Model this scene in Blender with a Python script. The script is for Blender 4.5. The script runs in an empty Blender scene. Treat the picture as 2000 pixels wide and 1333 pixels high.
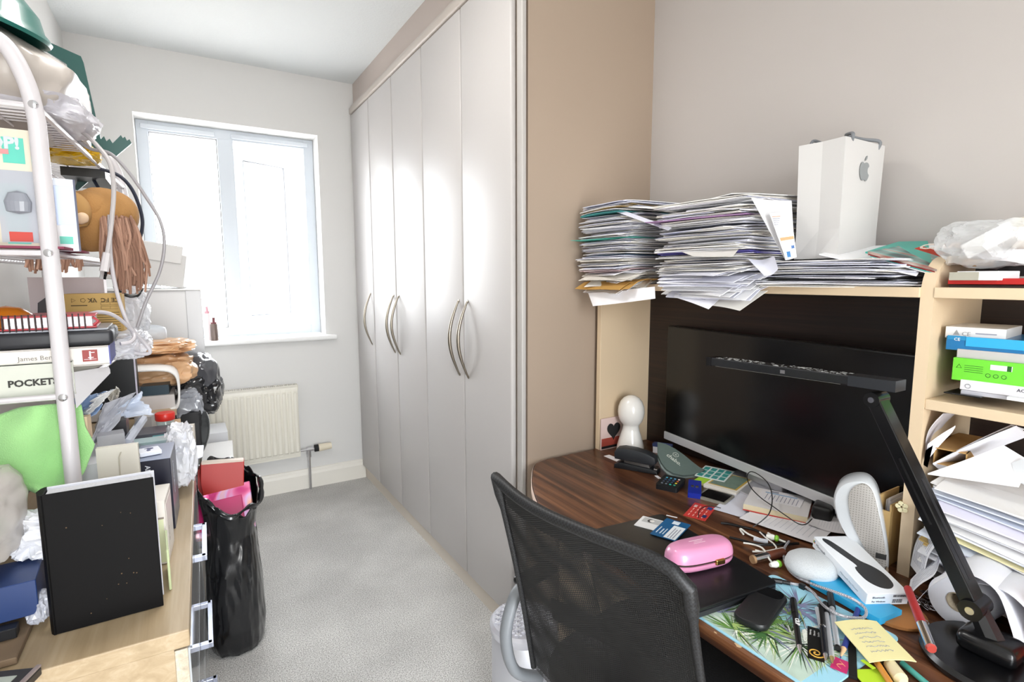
import bpy, bmesh, math, random
from mathutils import Vector, Matrix, noise, Euler
S = bpy.context.scene
COL = S.collection
PI = math.pi
R = math.radians
# ------------------------------------------------------------------ camera
YAW, PITCH, ROLL, FPX, CH = 0.5466, 0.1169, -0.0022, 1045.7, 1.2609
cy_, sy_, cp_, sp_ = math.cos(YAW), math.sin(YAW), math.cos(PITCH), math.sin(PITCH)
fw = Vector((sy_*cp_, cy_*cp_, -sp_)); r0 = Vector((cy_, -sy_, 0)); u0 = r0.cross(fw)
c_, s_ = math.cos(ROLL), math.sin(ROLL)
rt = c_*r0 + s_*u0; up = -s_*r0 + c_*u0
EYE = Vector((0, 0, CH))
cam = bpy.data.cameras.new('camera'); cam.lens = FPX*36/2000; cam.sensor_width = 36; cam.clip_start = .01
co = bpy.data.objects.new('camera', cam); COL.objects.link(co); S.camera = co
m3 = Matrix((rt, up, -fw)).transposed()
co.matrix_world = Matrix.Translation(EYE) @ m3.to_4x4()

def _ray(x, y): return fw + rt*((x-1000)/FPX) - up*((y-666.5)/FPX)
def Z(x, y, z):                       # a point of the photograph on the level z, in metres
    d = _ray(x, y); return EYE + d*((z-CH)/d.z)
def Y(x, y, v):
    d = _ray(x, y); return EYE + d*(v/d.y)
def X(x, y, v):
    d = _ray(x, y); return EYE + d*(v/d.x)
# ------------------------------------------------------------------ light
SKYS, GROUND, FILL_LAMP = 9.0, .6, 3.0  # sky strength, ground tint, power of the added ceiling fill lamp
w = bpy.data.worlds.new('sky'); S.world = w; w.use_nodes = True
bg = w.node_tree.nodes['Background']; bg.inputs[0].default_value = (.93, .97, 1, 1); bg.inputs[1].default_value = SKYS
_nt = w.node_tree; _tc = _nt.nodes.new('ShaderNodeTexCoord'); _sp = _nt.nodes.new('ShaderNodeSeparateXYZ'); _rp = _nt.nodes.new('ShaderNodeValToRGB')
_e = _rp.color_ramp.elements; _e[0].position = .47; _e[0].color = (GROUND, GROUND*.98, GROUND*.95, 1); _e[1].position = .53; _e[1].color = (.93, .97, 1, 1)
_mr = _nt.nodes.new('ShaderNodeMapRange'); _mr.inputs[1].default_value = -1; _nt.links.new(_tc.outputs['Generated'], _sp.inputs[0]); _nt.links.new(_sp.outputs[2], _mr.inputs[0])
_nt.links.new(_mr.outputs[0], _rp.inputs[0]); _nt.links.new(_rp.outputs[0], bg.inputs[0])
S.view_settings.view_transform = 'Standard'; S.view_settings.look = 'None'; S.view_settings.gamma = 1
S.view_settings.exposure = 1.2
def area(name, loc, rot, sx, sy, power, col=(1, 1, 1), portal=False):
    l = bpy.data.lights.new(name, 'AREA'); l.shape = 'RECTANGLE'; l.size = sx; l.size_y = sy; l.energy = power; l.color = col
    if portal: l.cycles.is_portal = True
    o = bpy.data.objects.new(name, l); COL.objects.link(o); o.location = loc; o.rotation_euler = rot
    return o
area('window_daylight', (.27, 3.47, 1.5), (R(90), 0, R(180)), .95, 1.2, 1, portal=True)
area('doorway_fill_portal', (.15, -1.25, 1.0), (R(90), 0, 0), .75, 2.1, 1, portal=True)  # portal for sky fill through the added opening behind the camera
# ------------------------------------------------------------------ materials
def lin(h):
    h = h.lstrip('#'); v = [int(h[i:i+2], 16)/255 for i in (0, 2, 4)]
    return tuple(((c/12.92) if c <= .04045 else ((c+.055)/1.055)**2.4) for c in v) + (1,)
_M = {}
def mat(hexc, rough=.5, metal=0, var=0, vs=8, bump=0, bs=60, spec=.5, coat=0, trans=0, emit=0, key='', sheen=0):
    k = (hexc, rough, metal, var, vs, bump, bs, spec, coat, trans, emit, key, sheen)
    if k in _M: return _M[k]
    m = bpy.data.materials.new('m_'+hexc.strip('#')+'_%d' % len(_M)); m.use_nodes = True; _M[k] = m
    nt = m.node_tree; b = nt.nodes['Principled BSDF']
    b.inputs['Base Color'].default_value = lin(hexc); b.inputs['Roughness'].default_value = rough
    b.inputs['Metallic'].default_value = metal; b.inputs['Specular IOR Level'].default_value = spec
    b.inputs['Coat Weight'].default_value = coat; b.inputs['Transmission Weight'].default_value = trans
    b.inputs['Sheen Weight'].default_value = sheen
    if var or bump:
        tc = nt.nodes.new('ShaderNodeTexCoord')
    if var:
        n = nt.nodes.new('ShaderNodeTexNoise'); n.inputs['Scale'].default_value = vs; n.inputs['Detail'].default_value = 4
        nt.links.new(tc.outputs['Object'], n.inputs['Vector'])
        r = nt.nodes.new('ShaderNodeMapRange'); r.inputs[3].default_value = 1-var; r.inputs[4].default_value = 1+var
        mx = nt.nodes.new('ShaderNodeMix'); mx.data_type = 'RGBA'; mx.blend_type = 'MULTIPLY'; mx.inputs[0].default_value = 1
        nt.links.new(n.outputs['Fac'], r.inputs[0]); mx.inputs[6].default_value = lin(hexc)
        nt.links.new(r.outputs[0], mx.inputs[7]); nt.links.new(mx.outputs[2], b.inputs['Base Color'])
    if bump:
        n = nt.nodes.new('ShaderNodeTexNoise'); n.inputs['Scale'].default_value = bs; n.inputs['Detail'].default_value = 3
        nt.links.new(tc.outputs['Object'], n.inputs['Vector'])
        bp = nt.nodes.new('ShaderNodeBump'); bp.inputs['Strength'].default_value = bump; bp.inputs['Distance'].default_value = .004
        nt.links.new(n.outputs['Fac'], bp.inputs['Height']); nt.links.new(bp.outputs[0], b.inputs['Normal'])
    return m
def film(hexc, clear=.6, rough=.15, key=''):     # thin plastic: part see-through, part glossy
    k = ('film', hexc, clear, rough, key)
    if k in _M: return _M[k]
    m = bpy.data.materials.new('film'); m.use_nodes = True; _M[k] = m
    nt = m.node_tree; b = nt.nodes['Principled BSDF']; out = nt.nodes['Material Output']
    b.inputs['Base Color'].default_value = lin(hexc); b.inputs['Roughness'].default_value = rough
    t = nt.nodes.new('ShaderNodeBsdfTransparent'); mx = nt.nodes.new('ShaderNodeMixShader')
    lw = nt.nodes.new('ShaderNodeLayerWeight'); lw.inputs[0].default_value = .35
    mr = nt.nodes.new('ShaderNodeMapRange'); mr.inputs[3].default_value = clear; mr.inputs[4].default_value = clear*.35
    nt.links.new(lw.outputs['Facing'], mr.inputs[0]); nt.links.new(mr.outputs[0], mx.inputs[0])
    nt.links.new(b.outputs[0], mx.inputs[1]); nt.links.new(t.outputs[0], mx.inputs[2]); nt.links.new(mx.outputs[0], out.inputs[0])
    return m
def nodes_mat(name):
    m = bpy.data.materials.new(name); m.use_nodes = True
    return m, m.node_tree, m.node_tree.nodes['Principled BSDF']
def ramp(nt, stops):
    r = nt.nodes.new('ShaderNodeValToRGB'); e = r.color_ramp.elements
    while len(e) < len(stops): e.new(.5)
    for i, (p, h) in enumerate(stops): e[i].position = p; e[i].color = lin(h)
    return r
def wood(name, stops, scale=(60, 1.6, 60), rough=.35, coat=.0, dist=3.0):
    m, nt, b = nodes_mat(name)
    tc = nt.nodes.new('ShaderNodeTexCoord'); mp = nt.nodes.new('ShaderNodeMapping'); mp.inputs['Scale'].default_value = scale
    n = nt.nodes.new('ShaderNodeTexNoise'); n.inputs['Scale'].default_value = 1; n.inputs['Detail'].default_value = 8; n.inputs['Roughness'].default_value = .65
    n.inputs['Distortion'].default_value = .6
    nt.links.new(tc.outputs['Object'], mp.inputs[0]); nt.links.new(mp.outputs[0], n.inputs['Vector'])
    r = ramp(nt, stops); nt.links.new(n.outputs['Fac'], r.inputs[0]); nt.links.new(r.outputs[0], b.inputs['Base Color'])
    b.inputs['Roughness'].default_value = rough; b.inputs['Coat Weight'].default_value = coat
    return m
WALNUT = wood('walnut', [(.3, '#27140c'), (.45, '#4a2b1b'), (.55, '#69422a'), (.68, '#8c6142')], (38, 1.4, 38), .33)
DARKWOOD = wood('dark_wenge', [(.3, '#140d0b'), (.5, '#221512'), (.7, '#332019')], (60, 1.5, 90), .4)
LIGHTWOOD = wood('pale_maple', [(.3, '#9f8a6b'), (.5, '#ad9879'), (.7, '#bba88c')], (30, 1.2, 60), .45)
ASHWOOD = wood('ash_front', [(.3, '#a79a87'), (.5, '#c2b6a2'), (.7, '#d8cdbb')], (90, 1.5, 90), .3)
BEIGE = mat('#d9c3a4', .45)                       # hutch laminate
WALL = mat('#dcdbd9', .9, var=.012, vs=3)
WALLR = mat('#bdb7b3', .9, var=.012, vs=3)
WHITE = mat('#efefee', .4)
UPVC = mat('#d2d9e1', .3)
SKIRT = mat('#e9e5dc', .4)
BLACK = mat('#0c0c0e', .4); MATTBLACK = mat('#141416', .7)
GLOSSBLACK = mat('#08080a', .12)
PAPER = mat('#eceaee', .8, var=.03, vs=30); PAPERB = mat('#d9dbe8', .8, var=.03, vs=30); CREAM = mat('#e6dfcf', .8)
GREYP = mat('#c3c4cc', .8); INK = mat('#3a3a44', .8); LIGHTINK = mat('#9a9cab', .8)
CHROME = mat('#d8d8dc', .15, metal=1); NICKEL = mat('#9a9286', .3, metal=1)
RED = mat('#b51f1c', .45); KRAFT = mat('#b08a55', .8, var=.06, vs=12); NAVY = mat('#1f2438', .4)
TEAL = mat('#3fa296', .5); WHITEPL = mat('#e9e9ea', .25); GREYPL = mat('#8f9296', .4)
# ------------------------------------------------------------------ mesh helpers
class MB:
    def __init__(s): s.v = []; s.f = []; s.mi = []; s.mats = []; s.T = Matrix()
    def _m(s, m):
        if m not in s.mats: s.mats.append(m)
        return s.mats.index(m)
    def add(s, vs, fs, m):
        b = len(s.v); i = s._m(m)
        s.v += [tuple(s.T @ Vector(v)) for v in vs]
        for f in fs: s.f.append([b+k for k in f]); s.mi.append(i)
        return s
    def box(s, x0, y0, z0, x1, y1, z1, m, r=0, seg=2, T=None):
        bm = bmesh.new(); bmesh.ops.create_cube(bm, size=1)
        for v in bm.verts: v.co = Vector(((x0+x1)/2+v.co.x*(x1-x0), (y0+y1)/2+v.co.y*(y1-y0), (z0+z1)/2+v.co.z*(z1-z0)))
        if r: bmesh.ops.bevel(bm, geom=list(bm.edges), offset=min(r, abs(x1-x0)*.45, abs(y1-y0)*.45, abs(z1-z0)*.45), segments=seg, affect='EDGES', profile=.5)
        s.bm(bm, m, T); return s
    def bm(s, bm, m, T=None):
        bm.verts.index_update(); T = T or Matrix()
        s.add([T @ v.co for v in bm.verts], [[v.index for v in f.verts] for f in bm.faces], m); bm.free()
    def prism(s, pts, z0, z1, m, r=0, side=None):
        n = len(pts); a = sum(pts[i][0]*pts[(i+1) % n][1]-pts[(i+1) % n][0]*pts[i][1] for i in range(n))
        if a < 0: pts = pts[::-1]
        if r:
            cx = sum(p[0] for p in pts)/n; cy = sum(p[1] for p in pts)/n
            def inset(d):
                o = []
                for i in range(n):
                    p0, p1, p2 = Vector(pts[i-1][:2]), Vector(pts[i][:2]), Vector(pts[(i+1) % n][:2])
                    e1 = (p1-p0).normalized(); e2 = (p2-p1).normalized(); nn = Vector((-e1.y-e2.y, e1.x+e2.x))
                    nn = nn.normalized() if nn.length > 1e-6 else Vector((-e1.y, e1.x)); o.append(p1+nn*d)
                return o
            rings = [(z0, r), (z0+r*.3, r*.3), (z0+r, 0), (z1-r, 0), (z1-r*.3, r*.3), (z1, r)]
            vs = []; 
            for zz, d in rings: vs += [(p.x, p.y, zz) for p in inset(d)]
            fs = []
            for k in range(5): fs += [[k*n+i, k*n+(i+1) % n, (k+1)*n+(i+1) % n, (k+1)*n+i] for i in range(n)]
            s.add(vs, fs+[list(range(n))[::-1], list(range(5*n, 6*n))], m); return s
        vs = [(p[0], p[1], z0) for p in pts]+[(p[0], p[1], z1) for p in pts]
        s.add(vs, [[i, (i+1) % n, n+(i+1) % n, n+i] for i in range(n)], side or m)
        s.add(vs, [list(range(n))[::-1], list(range(n, 2*n))], m); return s
    def tube(s, pts, r, m, n=8, closed=False, caps=True, flat=1.0):
        pts = [Vector(p) for p in pts]; N = len(pts); rr = r if isinstance(r, (list, tuple)) else [r]*N
        vs = []; pu = None
        for i, p in enumerate(pts):
            if closed: t = pts[(i+1) % N]-pts[i-1]
            else: t = pts[min(i+1, N-1)]-pts[max(i-1, 0)]
            t = t.normalized() if t.length > 1e-9 else Vector((0, 0, 1))
            if pu is None: pu = t.orthogonal().normalized() if abs(t.z) > .9 else Vector((0, 0, 1))
            uu = (pu-t*pu.dot(t)); uu = uu.normalized() if uu.length > 1e-6 else t.orthogonal().normalized(); pu = uu
            vv = t.cross(uu)
            for k in range(n):
                a = 2*PI*k/n; vs.append(p+uu*math.cos(a)*rr[i]*flat+vv*math.sin(a)*rr[i])
        fs = []
        for i in range(N if closed else N-1):
            j = (i+1) % N
            fs += [[i*n+k, j*n+k, j*n+(k+1) % n, i*n+(k+1) % n] for k in range(n)]
        if not closed and caps: fs += [list(range(n)), list(range((N-1)*n, N*n))[::-1]]
        s.add(vs, fs, m); return s
    def lathe(s, prof, m, n=32, T=None, sx=1, sy=1):
        T = T or Matrix(); vs = []; fs = []
        for (r, z) in prof:
            for k in range(n): a = 2*PI*k/n; vs.append(T @ Vector((r*math.cos(a)*sx, r*math.sin(a)*sy, z)))
        for i in range(len(prof)-1):
            fs += [[i*n+k, i*n+(k+1) % n, (i+1)*n+(k+1) % n, (i+1)*n+k] for k in range(n)]
        fs += [list(range(n))[::-1], list(range((len(prof)-1)*n, len(prof)*n))]
        s.add(vs, fs, m); return s
    def grid(s, fn, nu, nv, m, th=0):
        vs = [Vector(fn(i/nu, j/nv)) for i in range(nu+1) for j in range(nv+1)]
        fs = [[i*(nv+1)+j, (i+1)*(nv+1)+j, (i+1)*(nv+1)+j+1, i*(nv+1)+j+1] for i in range(nu) for j in range(nv)]
        if th:
            b = len(vs); vs2 = [v-Vector((0, 0, th)) for v in vs]; fs2 = [[b+k for k in f[::-1]] for f in fs]
            e = [(i, j) for i in range(nu) for j in (0,)]
            sd = []
            for i in range(nu):
                a0, a1 = i*(nv+1), (i+1)*(nv+1); sd.append([a0, b+a0, b+a1, a1]); a0 += nv; a1 += nv; sd.append([a0, a1, b+a1, b+a0])
            for j in range(nv):
                a0, a1 = j, j+1; sd.append([a0, a1, b+a1, b+a0]); q = nu*(nv+1); sd.append([q+j, b+q+j, b+q+j+1, q+j+1])
            vs += vs2; fs += fs2+sd
        s.add(vs, fs, m); return s
    def quad(s, x0, y0, x1, y1, z, m, h=.0002): return s.box(x0, y0, z, x1, y1, z+h, m)
    def build(s, name, parent=None, smooth=False, loc=None, rot=None):
        me = bpy.data.meshes.new(name); me.from_pydata(s.v, [], s.f)
        for mm in s.mats: me.materials.append(mm)
        me.polygons.foreach_set('material_index', s.mi)
        if smooth:
            me.polygons.foreach_set('use_smooth', [True]*len(s.f))
            me.set_sharp_from_angle(angle=R(38))
        me.update()
        o = bpy.data.objects.new(name, me); COL.objects.link(o)
        if parent: o.parent = parent
        if loc is not None: o.location = loc
        if rot is not None: o.rotation_euler = rot if not isinstance(rot, (int, float)) else (0, 0, rot)
        return o
def tag(o, label, cat, group=None):
    o['label'] = label; o['category'] = cat
    if group: o['group'] = group
    return o
def thing(name, label, cat, loc=(0, 0, 0), rot=0, group=None):
    o = bpy.data.objects.new(name, None); COL.objects.link(o); o.location = loc
    o.rotation_euler = rot if not isinstance(rot, (int, float)) else (0, 0, rot)
    o.empty_display_size = .05
    return tag(o, label, cat, group)
def struct(o): o['kind'] = 'structure'; return o
def spline(P, n=8, closed=False):
    P = [Vector(p) for p in P]; out = []; N = len(P)
    for i in range(N if closed else N-1):
        a, b, c, d = (P[(i-1) % N], P[i], P[(i+1) % N], P[(i+2) % N]) if closed else (P[max(i-1, 0)], P[i], P[i+1], P[min(i+2, N-1)])
        for k in range(n):
            t = k/n; out.append(.5*((2*b)+(c-a)*t+(2*a-5*b+4*c-d)*t*t+(3*b-a-3*c+d)*t**3))
    if not closed: out.append(P[-1])
    return out
def rrect(x0, y0, x1, y1, r, n=5):
    o = []
    for cx, cy, a0 in ((x1-r, y1-r, 0), (x0+r, y1-r, 90), (x0+r, y0+r, 180), (x1-r, y0+r, 270)):
        for k in range(n+1): a = R(a0+90*k/n); o.append((cx+r*math.cos(a), cy+r*math.sin(a)))
    return o
def lettering(s, size, m, parent, loc, rot=(0, 0, 0), name='lettering', bold=0, sx=1, align='LEFT', ext=.0002, skew=0):
    cu = bpy.data.curves.new(name, 'FONT'); cu.body = s; cu.size = size; cu.extrude = ext; cu.offset = bold; cu.align_x = align
    cu.resolution_u = 2; cu.shear = skew
    t = bpy.data.objects.new('tmp', cu); COL.objects.link(t)
    dg = bpy.context.evaluated_depsgraph_get(); me = bpy.data.meshes.new_from_object(t.evaluated_get(dg))
    bpy.data.objects.remove(t); me.materials.clear(); me.materials.append(m)
    o = bpy.data.objects.new(name, me); COL.objects.link(o); o.parent = parent; o.location = loc; o.rotation_euler = rot; o.scale = (sx, 1, 1)
    return o
FRONT_Y = (R(90), 0, 0)            # reads on a face that looks to -y
FRONT_X = (R(90), 0, R(-90))       # reads on a face that looks to -x
def crumple(dims, seed, m, amp=.25, freq=3.0, n=5, mb=None, T=None, sharp=True, flat=0):
    # a closed creased sack: sphere pushed in and out by folded noise
    bm = bmesh.new(); bmesh.ops.create_icosphere(bm, subdivisions=n, radius=1)
    off = Vector((seed*3.7, seed*1.3, -seed*2.1))
    for v in bm.verts:
        p = v.co.normalized(); q = Vector([math.copysign(abs(c)**.7, c) for c in p])
        a = noise.noise(p*freq*.7+off); b = noise.noise(p*freq*1.6+off*2); c = noise.noise(p*freq*5+off*3)
        if sharp: d = (1-2.6*abs(a))*.62+(1-2.6*abs(b))*.26+(1-2.6*abs(c))*.07-.3
        else: d = a+.4*b
        k = 1+amp*d
        v.co = Vector((q.x*dims[0]/2*k, q.y*dims[1]/2*k, q.z*dims[2]/2*k))
        if flat and v.co.z < -dims[2]*flat: v.co.z = -dims[2]*flat
    mb = mb or MB(); mb.bm(bm, m, T); return mb
def fit4(P):                       # best rectangle through four corners given in order
    c = sum(P, Vector())/4; u = ((P[1]-P[0])+(P[2]-P[3])); v = ((P[3]-P[0])+(P[2]-P[1]))
    L = ((P[1]-P[0]).length+(P[2]-P[3]).length)/2; W = ((P[3]-P[0]).length+(P[2]-P[1]).length)/2
    ang = math.atan2(u.y, u.x); av = math.atan2(v.y, v.x); 
    return c, ang, L, W, 1 if math.sin(av-ang) > 0 else -1
def flat(name, label, cat, px, z, th, m, deco=(), r=0, group=None, side=None):
    # a flat thing lying at level z whose four corners are seen at px
    c, a, L, W, sg = fit4([Z(x, y, z+th) for x, y in px]); t = tagged_box(name, label, cat, (c.x, c.y, z), a, L, W, th, m, deco, r, group, side, sg)
    return t, L, W, sg
def tagged_box(name, label, cat, loc, a, L, W, th, m, deco=(), r=0, group=None, side=None, sg=1):
    mb = MB()
    if r: mb.prism(rrect(-L/2, -W/2, L/2, W/2, r), 0, th, m, side=side)
    else: mb.prism([(-L/2, -W/2), (L/2, -W/2), (L/2, W/2), (-L/2, W/2)], 0, th, m, side=side)
    for di_, (u0_, v0_, u1_, v1_, dm) in enumerate(deco):
        y0, y1 = (v0_-.5)*W*sg, (v1_-.5)*W*sg
        mb.quad((u0_-.5)*L, min(y0, y1), (u1_-.5)*L, max(y0, y1), th, dm, .0002+.00004*di_)
    return tag(mb.build(name, loc=loc, rot=a), label, cat, group)
def lines(u0_, v0_, u1_, v1_, n, m=LIGHTINK, seed=1, fill=.45):
    rr = random.Random(seed); o = []
    for k in range(n):
        a = v0_+(v1_-v0_)*k/n; o.append((u0_, a, u0_+(u1_-u0_)*rr.uniform(.6, 1), a+(v1_-v0_)/n*fill, m))
    return o
def pbox(name, label, cat, px, y, depth, m, r=0, group=None, rot=0, extra=None, front=None):
    # box whose front (looking to -y) fills px = x0,y0,x1,y1 of the photograph at distance y
    a = Y(px[0], px[3], y); b = Y(px[2], px[1], y); zt = Y((px[0]+px[2])/2, px[1], y).z; zb = Y((px[0]+px[2])/2, px[3], y).z
    x0, x1 = Y(px[0], (px[1]+px[3])/2, y).x, Y(px[2], (px[1]+px[3])/2, y).x
    w_, h_ = x1-x0, zt-zb
    mb = MB(); mb.box(-w_/2, 0, 0, w_/2, depth, h_, m, r)
    if front: mb.box(-w_/2+.0005, -.0004, .0005, w_/2-.0005, 0, h_-.0005, front)
    if extra: extra(mb, w_, h_, depth)
    return tag(mb.build(name, loc=((x0+x1)/2, y, zb), rot=rot), label, cat, group), w_, h_
# ------------------------------------------------------------------ the room
XL, XR, YN, YF, H, XW, YE = -.411, 1.465, -1.2, 3.319, 2.4, .9165, 1.4416
m_, nt, b = nodes_mat('carpet')
tc = nt.nodes.new('ShaderNodeTexCoord'); n1 = nt.nodes.new('ShaderNodeTexNoise'); n1.inputs['Scale'].default_value = 260; n1.inputs['Detail'].default_value = 3
n2 = nt.nodes.new('ShaderNodeTexNoise'); n2.inputs['Scale'].default_value = 3; n2.inputs['Detail'].default_value = 3
nt.links.new(tc.outputs['Object'], n1.inputs['Vector']); nt.links.new(tc.outputs['Object'], n2.inputs['Vector'])
r_ = ramp(nt, [(.34, '#9c9a97'), (.5, '#cfcdca'), (.66, '#f0eeeb')]); r2 = ramp(nt, [(.35, '#dadada'), (.65, '#ffffff')])
mx = nt.nodes.new('ShaderNodeMix'); mx.data_type = 'RGBA'; mx.blend_type = 'MULTIPLY'; mx.inputs[0].default_value = .7
nt.links.new(n1.outputs['Fac'], r_.inputs[0]); nt.links.new(n2.outputs['Fac'], r2.inputs[0]); nt.links.new(r_.outputs[0], mx.inputs[6]); nt.links.new(r2.outputs[0], mx.inputs[7])
nt.links.new(mx.outputs[2], b.inputs['Base Color']); b.inputs['Roughness'].default_value = .95; b.inputs['Specular IOR Level'].default_value = .1
bp = nt.nodes.new('ShaderNodeBump'); bp.inputs['Strength'].default_value = .6; bp.inputs['Distance'].default_value = .004; nt.links.new(n1.outputs['Fac'], bp.inputs['Height']); nt.links.new(bp.outputs[0], b.inputs['Normal'])
CARPET = m_
CEIL = mat('#d9dcdc', .95, bump=.35, bs=90)
struct(MB().box(XL-.1, YN-.1, -.1, XR+.1, YF+.3, 0, CARPET).build('floor'))
struct(MB().box(XL-.1, YN-.1, H, XR+.1, YF+.3, H+.1, CEIL).build('ceiling'))
struct(MB().box(XL-.1, YN-.1, 0, XL, YF+.3, H, WALL).build('wall_left'))
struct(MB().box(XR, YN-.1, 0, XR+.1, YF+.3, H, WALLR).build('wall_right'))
WX0, WX1, WZ0, WZ1 = -.166, .709, .928, 2.082
REV = .14
mb = MB()
for a in ((XL, 0, WX0, H), (WX1, 0, XR, H), (WX0, 0, WX1, WZ0-.015), (WX0, WZ1, WX1, H)):
    mb.box(a[0], YF, a[1], a[2], YF+.3, a[3], WALL)
struct(mb.build('wall_far'))
mb = MB()    # unseen near wall; doorway opening added and sized to let sky light in
for a in ((XL, 0, -.20, H), (.50, 0, XR, H), (-.20, 2.02, .50, H)):
    mb.box(a[0], YN-.1, a[1], a[2], YN, a[3], WALL)
struct(mb.build('wall_near'))
# window
yf = YF+REV
wf = struct(MB().build('window_1'))
mb = MB(); fw_, fd = .055, .06
def fr(mb, x0, z0, x1, z1, w_, y0, y1, m, T=None):
    mb.box(x0, y0, z0, x0+w_, y1, z1, m, .004, T=T); mb.box(x1-w_, y0, z0, x1, y1, z1, m, .004, T=T)
    mb.box(x0+w_-.002, y0, z0, x1-w_+.002, y1, z0+w_, m, .004, T=T); mb.box(x0+w_-.002, y0, z1-w_, x1-w_+.002, y1, z1, m, .004, T=T)
fr(mb, WX0, WZ0, WX1, WZ1, .055, yf, yf+.07, UPVC)
xm = Y(450, 450, yf).x
mb.box(xm-.04, yf, WZ0+.05, xm+.04, yf+.07, WZ1-.05, UPVC, .004)
mb.box(WX0+.02, yf-.012, WZ1-.045, WX0+.36, yf, WZ1-.02, UPVC, .004)      # trickle vents on the head of the frame
mb.box(xm+.03, yf-.012, WZ1-.045, WX1-.03, yf, WZ1-.02, UPVC, .004)
mb.build('window_frame', wf)
GLASS = film('#ffffff', .96, .02, 'g')
MB().box(WX0+.05, yf+.03, WZ0+.05, xm-.035, yf+.036, WZ1-.05, GLASS).build('pane', wf)
GASK = mat('#77787a', .7)
mb = MB(); fr(mb, WX0+.052, WZ0+.052, xm-.038, WZ1-.052, .006, yf+.01, yf+.03, GASK); mb.build('gasket', wf)
sash = bpy.data.objects.new('casement', None); COL.objects.link(sash); sash.parent = wf; sash.location = (xm+.045, yf+.075, 0); sash.rotation_euler = (0, 0, R(24))
sw = WX1-.055-xm-.045
mb = MB(); fr(mb, 0, WZ0+.06, sw, WZ1-.085, .055, 0, .055, UPVC); mb.box(sw, .005, WZ0+.06, sw+.004, .05, WZ1-.085, GASK); mb.build('sash_frame', sash)
MB().box(.05, .02, WZ0+.11, sw-.05, .026, WZ1-.13, GLASS).build('pane', sash)
mb = MB(); fr(mb, .052, WZ0+.112, sw-.052, WZ1-.137, .005, .0, .018, GASK); mb.build('gasket', sash)
mb = MB(); mb.tube([(xm+.1, yf+.06, WZ1-.07), (xm+.25, yf+.15, WZ1-.075)], .004, CHROME); mb.build('stay', wf)
struct(MB().box(WX0-.06, YF-.045, WZ0-.03, WX1+.06, YF+REV, WZ0, WHITE, .012, 3).build('trim_1'))
# skirting
def skirt(name, L, loc, rot):
    pr = [(0, 0), (.016, 0), (.016, .085), (.012, .1), (.009, .104), (.007, .118), (0, .12)]
    mb = MB(); n = len(pr); vs = [(0, -p[0], p[1]) for p in pr]+[(L, -p[0], p[1]) for p in pr]
    mb.add(vs, [[i, (i+1) % n, n+(i+1) % n, n+i] for i in range(n)]+[list(range(n))[::-1], list(range(n, 2*n))], SKIRT)
    return struct(mb.build(name, loc=loc, rot=rot))
skirt('baseboard_far', XW-XL, (XL, YF, 0), 0)
skirt('baseboard_left', YF-YN-.02, (XL, YN, 0), R(90))
skirt('baseboard_right', YE-YN, (XR, YE, 0), R(-90))
bd_ = mat('#ffffff', .4, key='glow'); bb = bd_.node_tree.nodes['Principled BSDF']; bb.inputs['Emission Color'].default_value = (1, .96, .9, 1); bb.inputs['Emission Strength'].default_value = 3
# unseen ceiling lamp added as fill light, above the top edge of the picture
t = thing('added_ceiling_lamp', 'flat round white ceiling lamp added for fill light, unseen above the top edge', 'lamp', (.22, 1.45, H))
MB().lathe([(.20, -.018), (.21, -.012), (.21, 0)], WHITEPL, 40).build('rim', t, True)
MB().lathe([(.0, -.0185), (.19, -.0185), (.195, -.017)], bd_, 40).build('diffuser', t, True)
l = bpy.data.lights.new('added_ceiling_lamp_light', 'AREA'); l.shape = 'DISK'; l.size = .36; l.energy = FILL_LAMP; l.color = (1, .97, .94)
o = bpy.data.objects.new('added_ceiling_lamp_light', l); COL.objects.link(o); o.location = (.22, 1.45, H-.022)
# ------------------------------------------------------------------ radiator
RADM = mat('#e8e4d8', .35)
RX0, RX1, RZ0, RZ1, RY = -.12, .525, .215, .645, YF-.045
t = thing('radiator', 'cream panel radiator on the wall under the window', 'radiator', ((RX0+RX1)/2, YF, 0))
cx = (RX0+RX1)/2; w2 = (RX1-RX0)/2
mb = MB(); NR = 21
pr = []; y0 = -.055
def fnr(u, v):
    x = -w2+u*2*w2; z = RZ0+v*(RZ1-RZ0); k = (u*NR) % 1; d = 0
    if .06 < v < .92: d = .5-.5*math.cos(2*PI*k); d = min(1, d*1.6)
    return (x, y0+.009*(1-d) if .06 < v < .92 else y0+.009, z)
vs = []; nu = NR*8; lv = [0, .03, .065, .085, .5, .9, .92, .96, 1]
for i in range(nu+1):
    u = i/nu; k = (u*NR) % 1; d = min(1, (.5-.5*math.cos(2*PI*k))*1.7)
    for v in lv:
        yy = y0+(0 if .08 < v < .91 else .004)-(.010*d if .08 < v < .91 else 0)+(.006 if v in (0, 1) else 0)
        vs.append((-w2+u*2*w2, yy, RZ0+v*(RZ1-RZ0)))
nl = len(lv)
mb.add(vs, [[i*nl+j, (i+1)*nl+j, (i+1)*nl+j+1, i*nl+j+1] for i in range(nu) for j in range(nl-1)], RADM)
mb.box(-w2, -.048, RZ0, w2, -.02, RZ0+.01, RADM); mb.box(-w2, y0+.008, RZ0, -w2+.002, -.02, RZ1, RADM); mb.box(w2-.002, y0+.008, RZ0, w2, -.02, RZ1, RADM)
mb.build('panel', t, True)
mb = MB(); mb.box(-w2, -.06, RZ1, w2, -.056, RZ1+.004, RADM); mb.box(-w2, -.018, RZ1, w2, -.012, RZ1+.004, RADM)
for k in range(60): x = -w2+.012+k*(2*w2-.024)/59; mb.box(x-.0025, -.058, RZ1+.0, x+.0025, -.014, RZ1+.004, RADM)
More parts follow.
